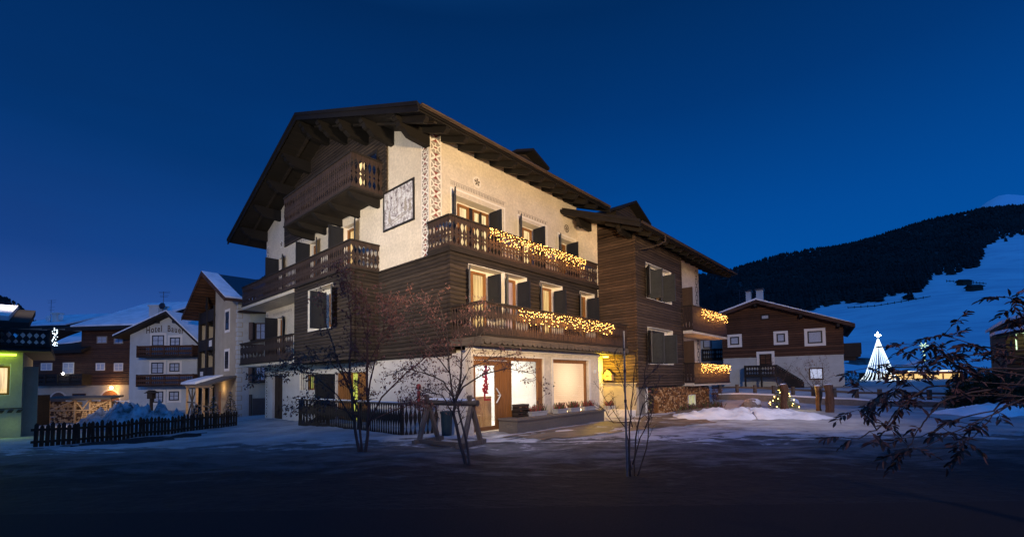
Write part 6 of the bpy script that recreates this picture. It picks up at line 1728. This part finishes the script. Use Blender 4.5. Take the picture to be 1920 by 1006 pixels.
BR = [([(1925, 700, 5.0), (1863, 770, 5.0), (1805, 782, 4.8), (1766, 800, 4.6), (1727, 818, 4.5), (1655, 824, 4.4)], .012, 3),
      ([(1930, 742, 4.4), (1870, 768, 4.4), (1842, 800, 4.3), (1815, 825, 4.2), (1805, 842, 4.2)], .010, 4),
      ([(1925, 720, 4.8), (1820, 735, 4.8), (1760, 756, 4.6), (1740, 780, 4.5), (1727, 800, 4.5), (1710, 830, 4.4), (1695, 850, 4.4)], .014, 4),
      ([(1925, 690, 5.0), (1860, 690, 5.0), (1797, 717, 4.9), (1740, 725, 4.8), (1699, 752, 4.7), (1672, 782, 4.6), (1643, 806, 4.5), (1610, 822, 4.4), (1580, 819, 4.4)], .015, 7),
      ([(1925, 655, 5.2), (1877, 655, 5.2), (1822, 645, 5.1), (1783, 632, 5.0), (1757, 630, 5.0)], .010, 6),
      ([(1925, 672, 5.4), (1866, 660, 5.4), (1800, 668, 5.3), (1738, 676, 5.2), (1699, 684, 5.1), (1643, 684, 5.0), (1607, 693, 5.0)], .011, 9),
      ([(1840, 690, 4.6), (1790, 680, 4.6), (1760, 667, 4.5), (1728, 690, 4.5), (1700, 712, 4.4), (1670, 730, 4.4)], .009, 8),
      ([(1800, 712, 4.8), (1770, 660, 4.7), (1752, 640, 4.7), (1730, 650, 4.6), (1700, 645, 4.6)], .008, 6),
      ([(1720, 745, 4.7), (1690, 760, 4.6), (1660, 750, 4.5), (1620, 758, 4.5), (1600, 770, 4.5)], .007, 6),
      ([(1930, 530, 5.0), (1908, 552, 5.0), (1895, 580, 5.0), (1890, 600, 5.0)], .008, 5),
      ([(1930, 605, 4.8), (1912, 585, 4.8), (1896, 560, 4.8), (1880, 556, 4.8)], .006, 3),
      ([(1925, 745, 5.2), (1850, 735, 5.2), (1790, 750, 5.1), (1750, 745, 5.0), (1715, 725, 5.0), (1690, 700, 5.0)], .010, 7),
      ([(1890, 760, 4.4), (1830, 790, 4.3), (1780, 812, 4.2), (1735, 838, 4.2), (1690, 848, 4.2)], .009, 2)]
for br_, rad_, nl in BR:
    P = [at(u, v_, y) - B_ for u, v_, y in br_]
    P = [TOP.lerp(P[0], .0), TOP.lerp(P[0], .5) + Vector((0, 0, .1)), *P]
    pts_ = []
    for k in range(len(P) - 1):
        for j in range(3):
            q = P[k].lerp(P[k + 1], j / 3)
            if j: q += Vector((r.gauss(0, .008), r.gauss(0, .008), r.gauss(0, .008)))
            pts_.append(q)
    pts_.append(P[-1]); n = len(pts_)
    tr.tube(pts_, [rad_ * (1 - .75 * k / (n - 1)) for k in range(n)], 6)
    for k in range(nl + 1):
        i = int(6 + (n - 7) * (k + .6) / (nl + 1)); i = min(i, n - 1); q = pts_[i]
        a = r.uniform(0, 6.28); dd = (pts_[min(i + 1, n - 1)] - pts_[i - 1]).normalized() * .5 + Vector((math.cos(a), math.sin(a) * .5, r.uniform(-.6, .4)))
        compound(q, dd, r.uniform(.12, .2), r.choice([4, 5, 6]))
        if r.random() < .35:
            q2 = q + Vector((r.gauss(0, .12), r.gauss(0, .12), r.gauss(0, .1))); tr.tube([q, q2], [.004, .0025], 3); compound(q2, q2 - q, r.uniform(.1, .18), 5); compound(q2, Vector((r.gauss(0, 1), r.gauss(0, 1), -.2)), r.uniform(.1, .16), 4)
    compound(pts_[-1], pts_[-1] - pts_[-2], .18, 6)
tr.build('trunk', 'bark', o, smooth=True); lf.build('crown', 'dark_leaf', o)
# evergreen bush
def leafy(root, blobs, n, mat, seed, sz=.10, stemr=.03):
    r = random.Random(seed); mb = MB(); st = MB()
    for k in range(n):
        c, R_ = r.choices(blobs, [b_[1] ** 2 for b_ in blobs])[0]
        v = Vector((r.gauss(0, 1), r.gauss(0, 1), r.gauss(0, 1))).normalized() * R_ * r.random() ** .4
        p = Vector(c) + v
        if p.z < .05: continue
        a = (v.normalized() + Vector((r.gauss(0, .5), r.gauss(0, .5), r.gauss(0, .5)))).normalized() * sz * r.uniform(.6, 1.5); s_ = a.cross(Vector((r.gauss(0, 1), r.gauss(0, 1), r.gauss(0, 1)))).normalized() * sz * .28
        mb.add([p - s_, p + s_, p + a], [(0, 1, 2)])
    for c, R_ in blobs: st.tube([(0, 0, -.1), Vector(c) * .5 + Vector((0, 0, -.1)), c], [stemr, stemr * .7, stemr * .3], 6)
    st.build('stem', 'bark', root); mb.build('crown', mat, root)
P = at(1850, 765, 21.); P.z = gz(P.x, P.y)
o = empty('evergreen_bush', P, 0, 'large dark evergreen bush on the snow bank near the right edge', 'bush')
leafy(o, [((-.9, 0, .9), .7), ((0, 0, 1.2), .85), ((.8, .2, 1.1), .8), ((-.3, .3, .6), .7), ((.5, -.3, .5), .6), ((-1.3, .1, .5), .45), ((1.3, 0, .7), .5)], 9000, 'needle', 3, .13)
# little bare trees before the timber chalet
for k, (u, v_, Y, tp, lb, cn) in enumerate(((1540, 735, 27., 672, 'bare round bush growing behind the pair of stumps', 5), (1462, 730, 33., 672, 'small bare bush at the foot of the outside stair', 3), (1340, 748, 27., 725, 'tiny bare bush by the right end of the firewood wall', 3))):
    P = at(u, v_, Y); P.z = gz(P.x, P.y); h = at(u, tp, Y).z - P.z
    o = empty('bare_bush', P, 0, lb, 'shrub', 'bare bushes before the timber chalet')
    r = random.Random(40 + k); st = []
    for q in range(cn + 2):
        a = r.uniform(0, 6.28); ln = r.uniform(.25, .55) * h; st.append([((0, 0, -.1), .025), ((math.cos(a) * ln * .3, math.sin(a) * ln * .3, h * .35), .018), ((math.cos(a) * ln * .8, math.sin(a) * ln * .8, h * r.uniform(.7, .95)), .006)])
    branch_tree(o, P, st, 50 + k, 'dark_leaf', .5 * h / 2, 1, 'bark', .06, 7, .8, 0, 3)
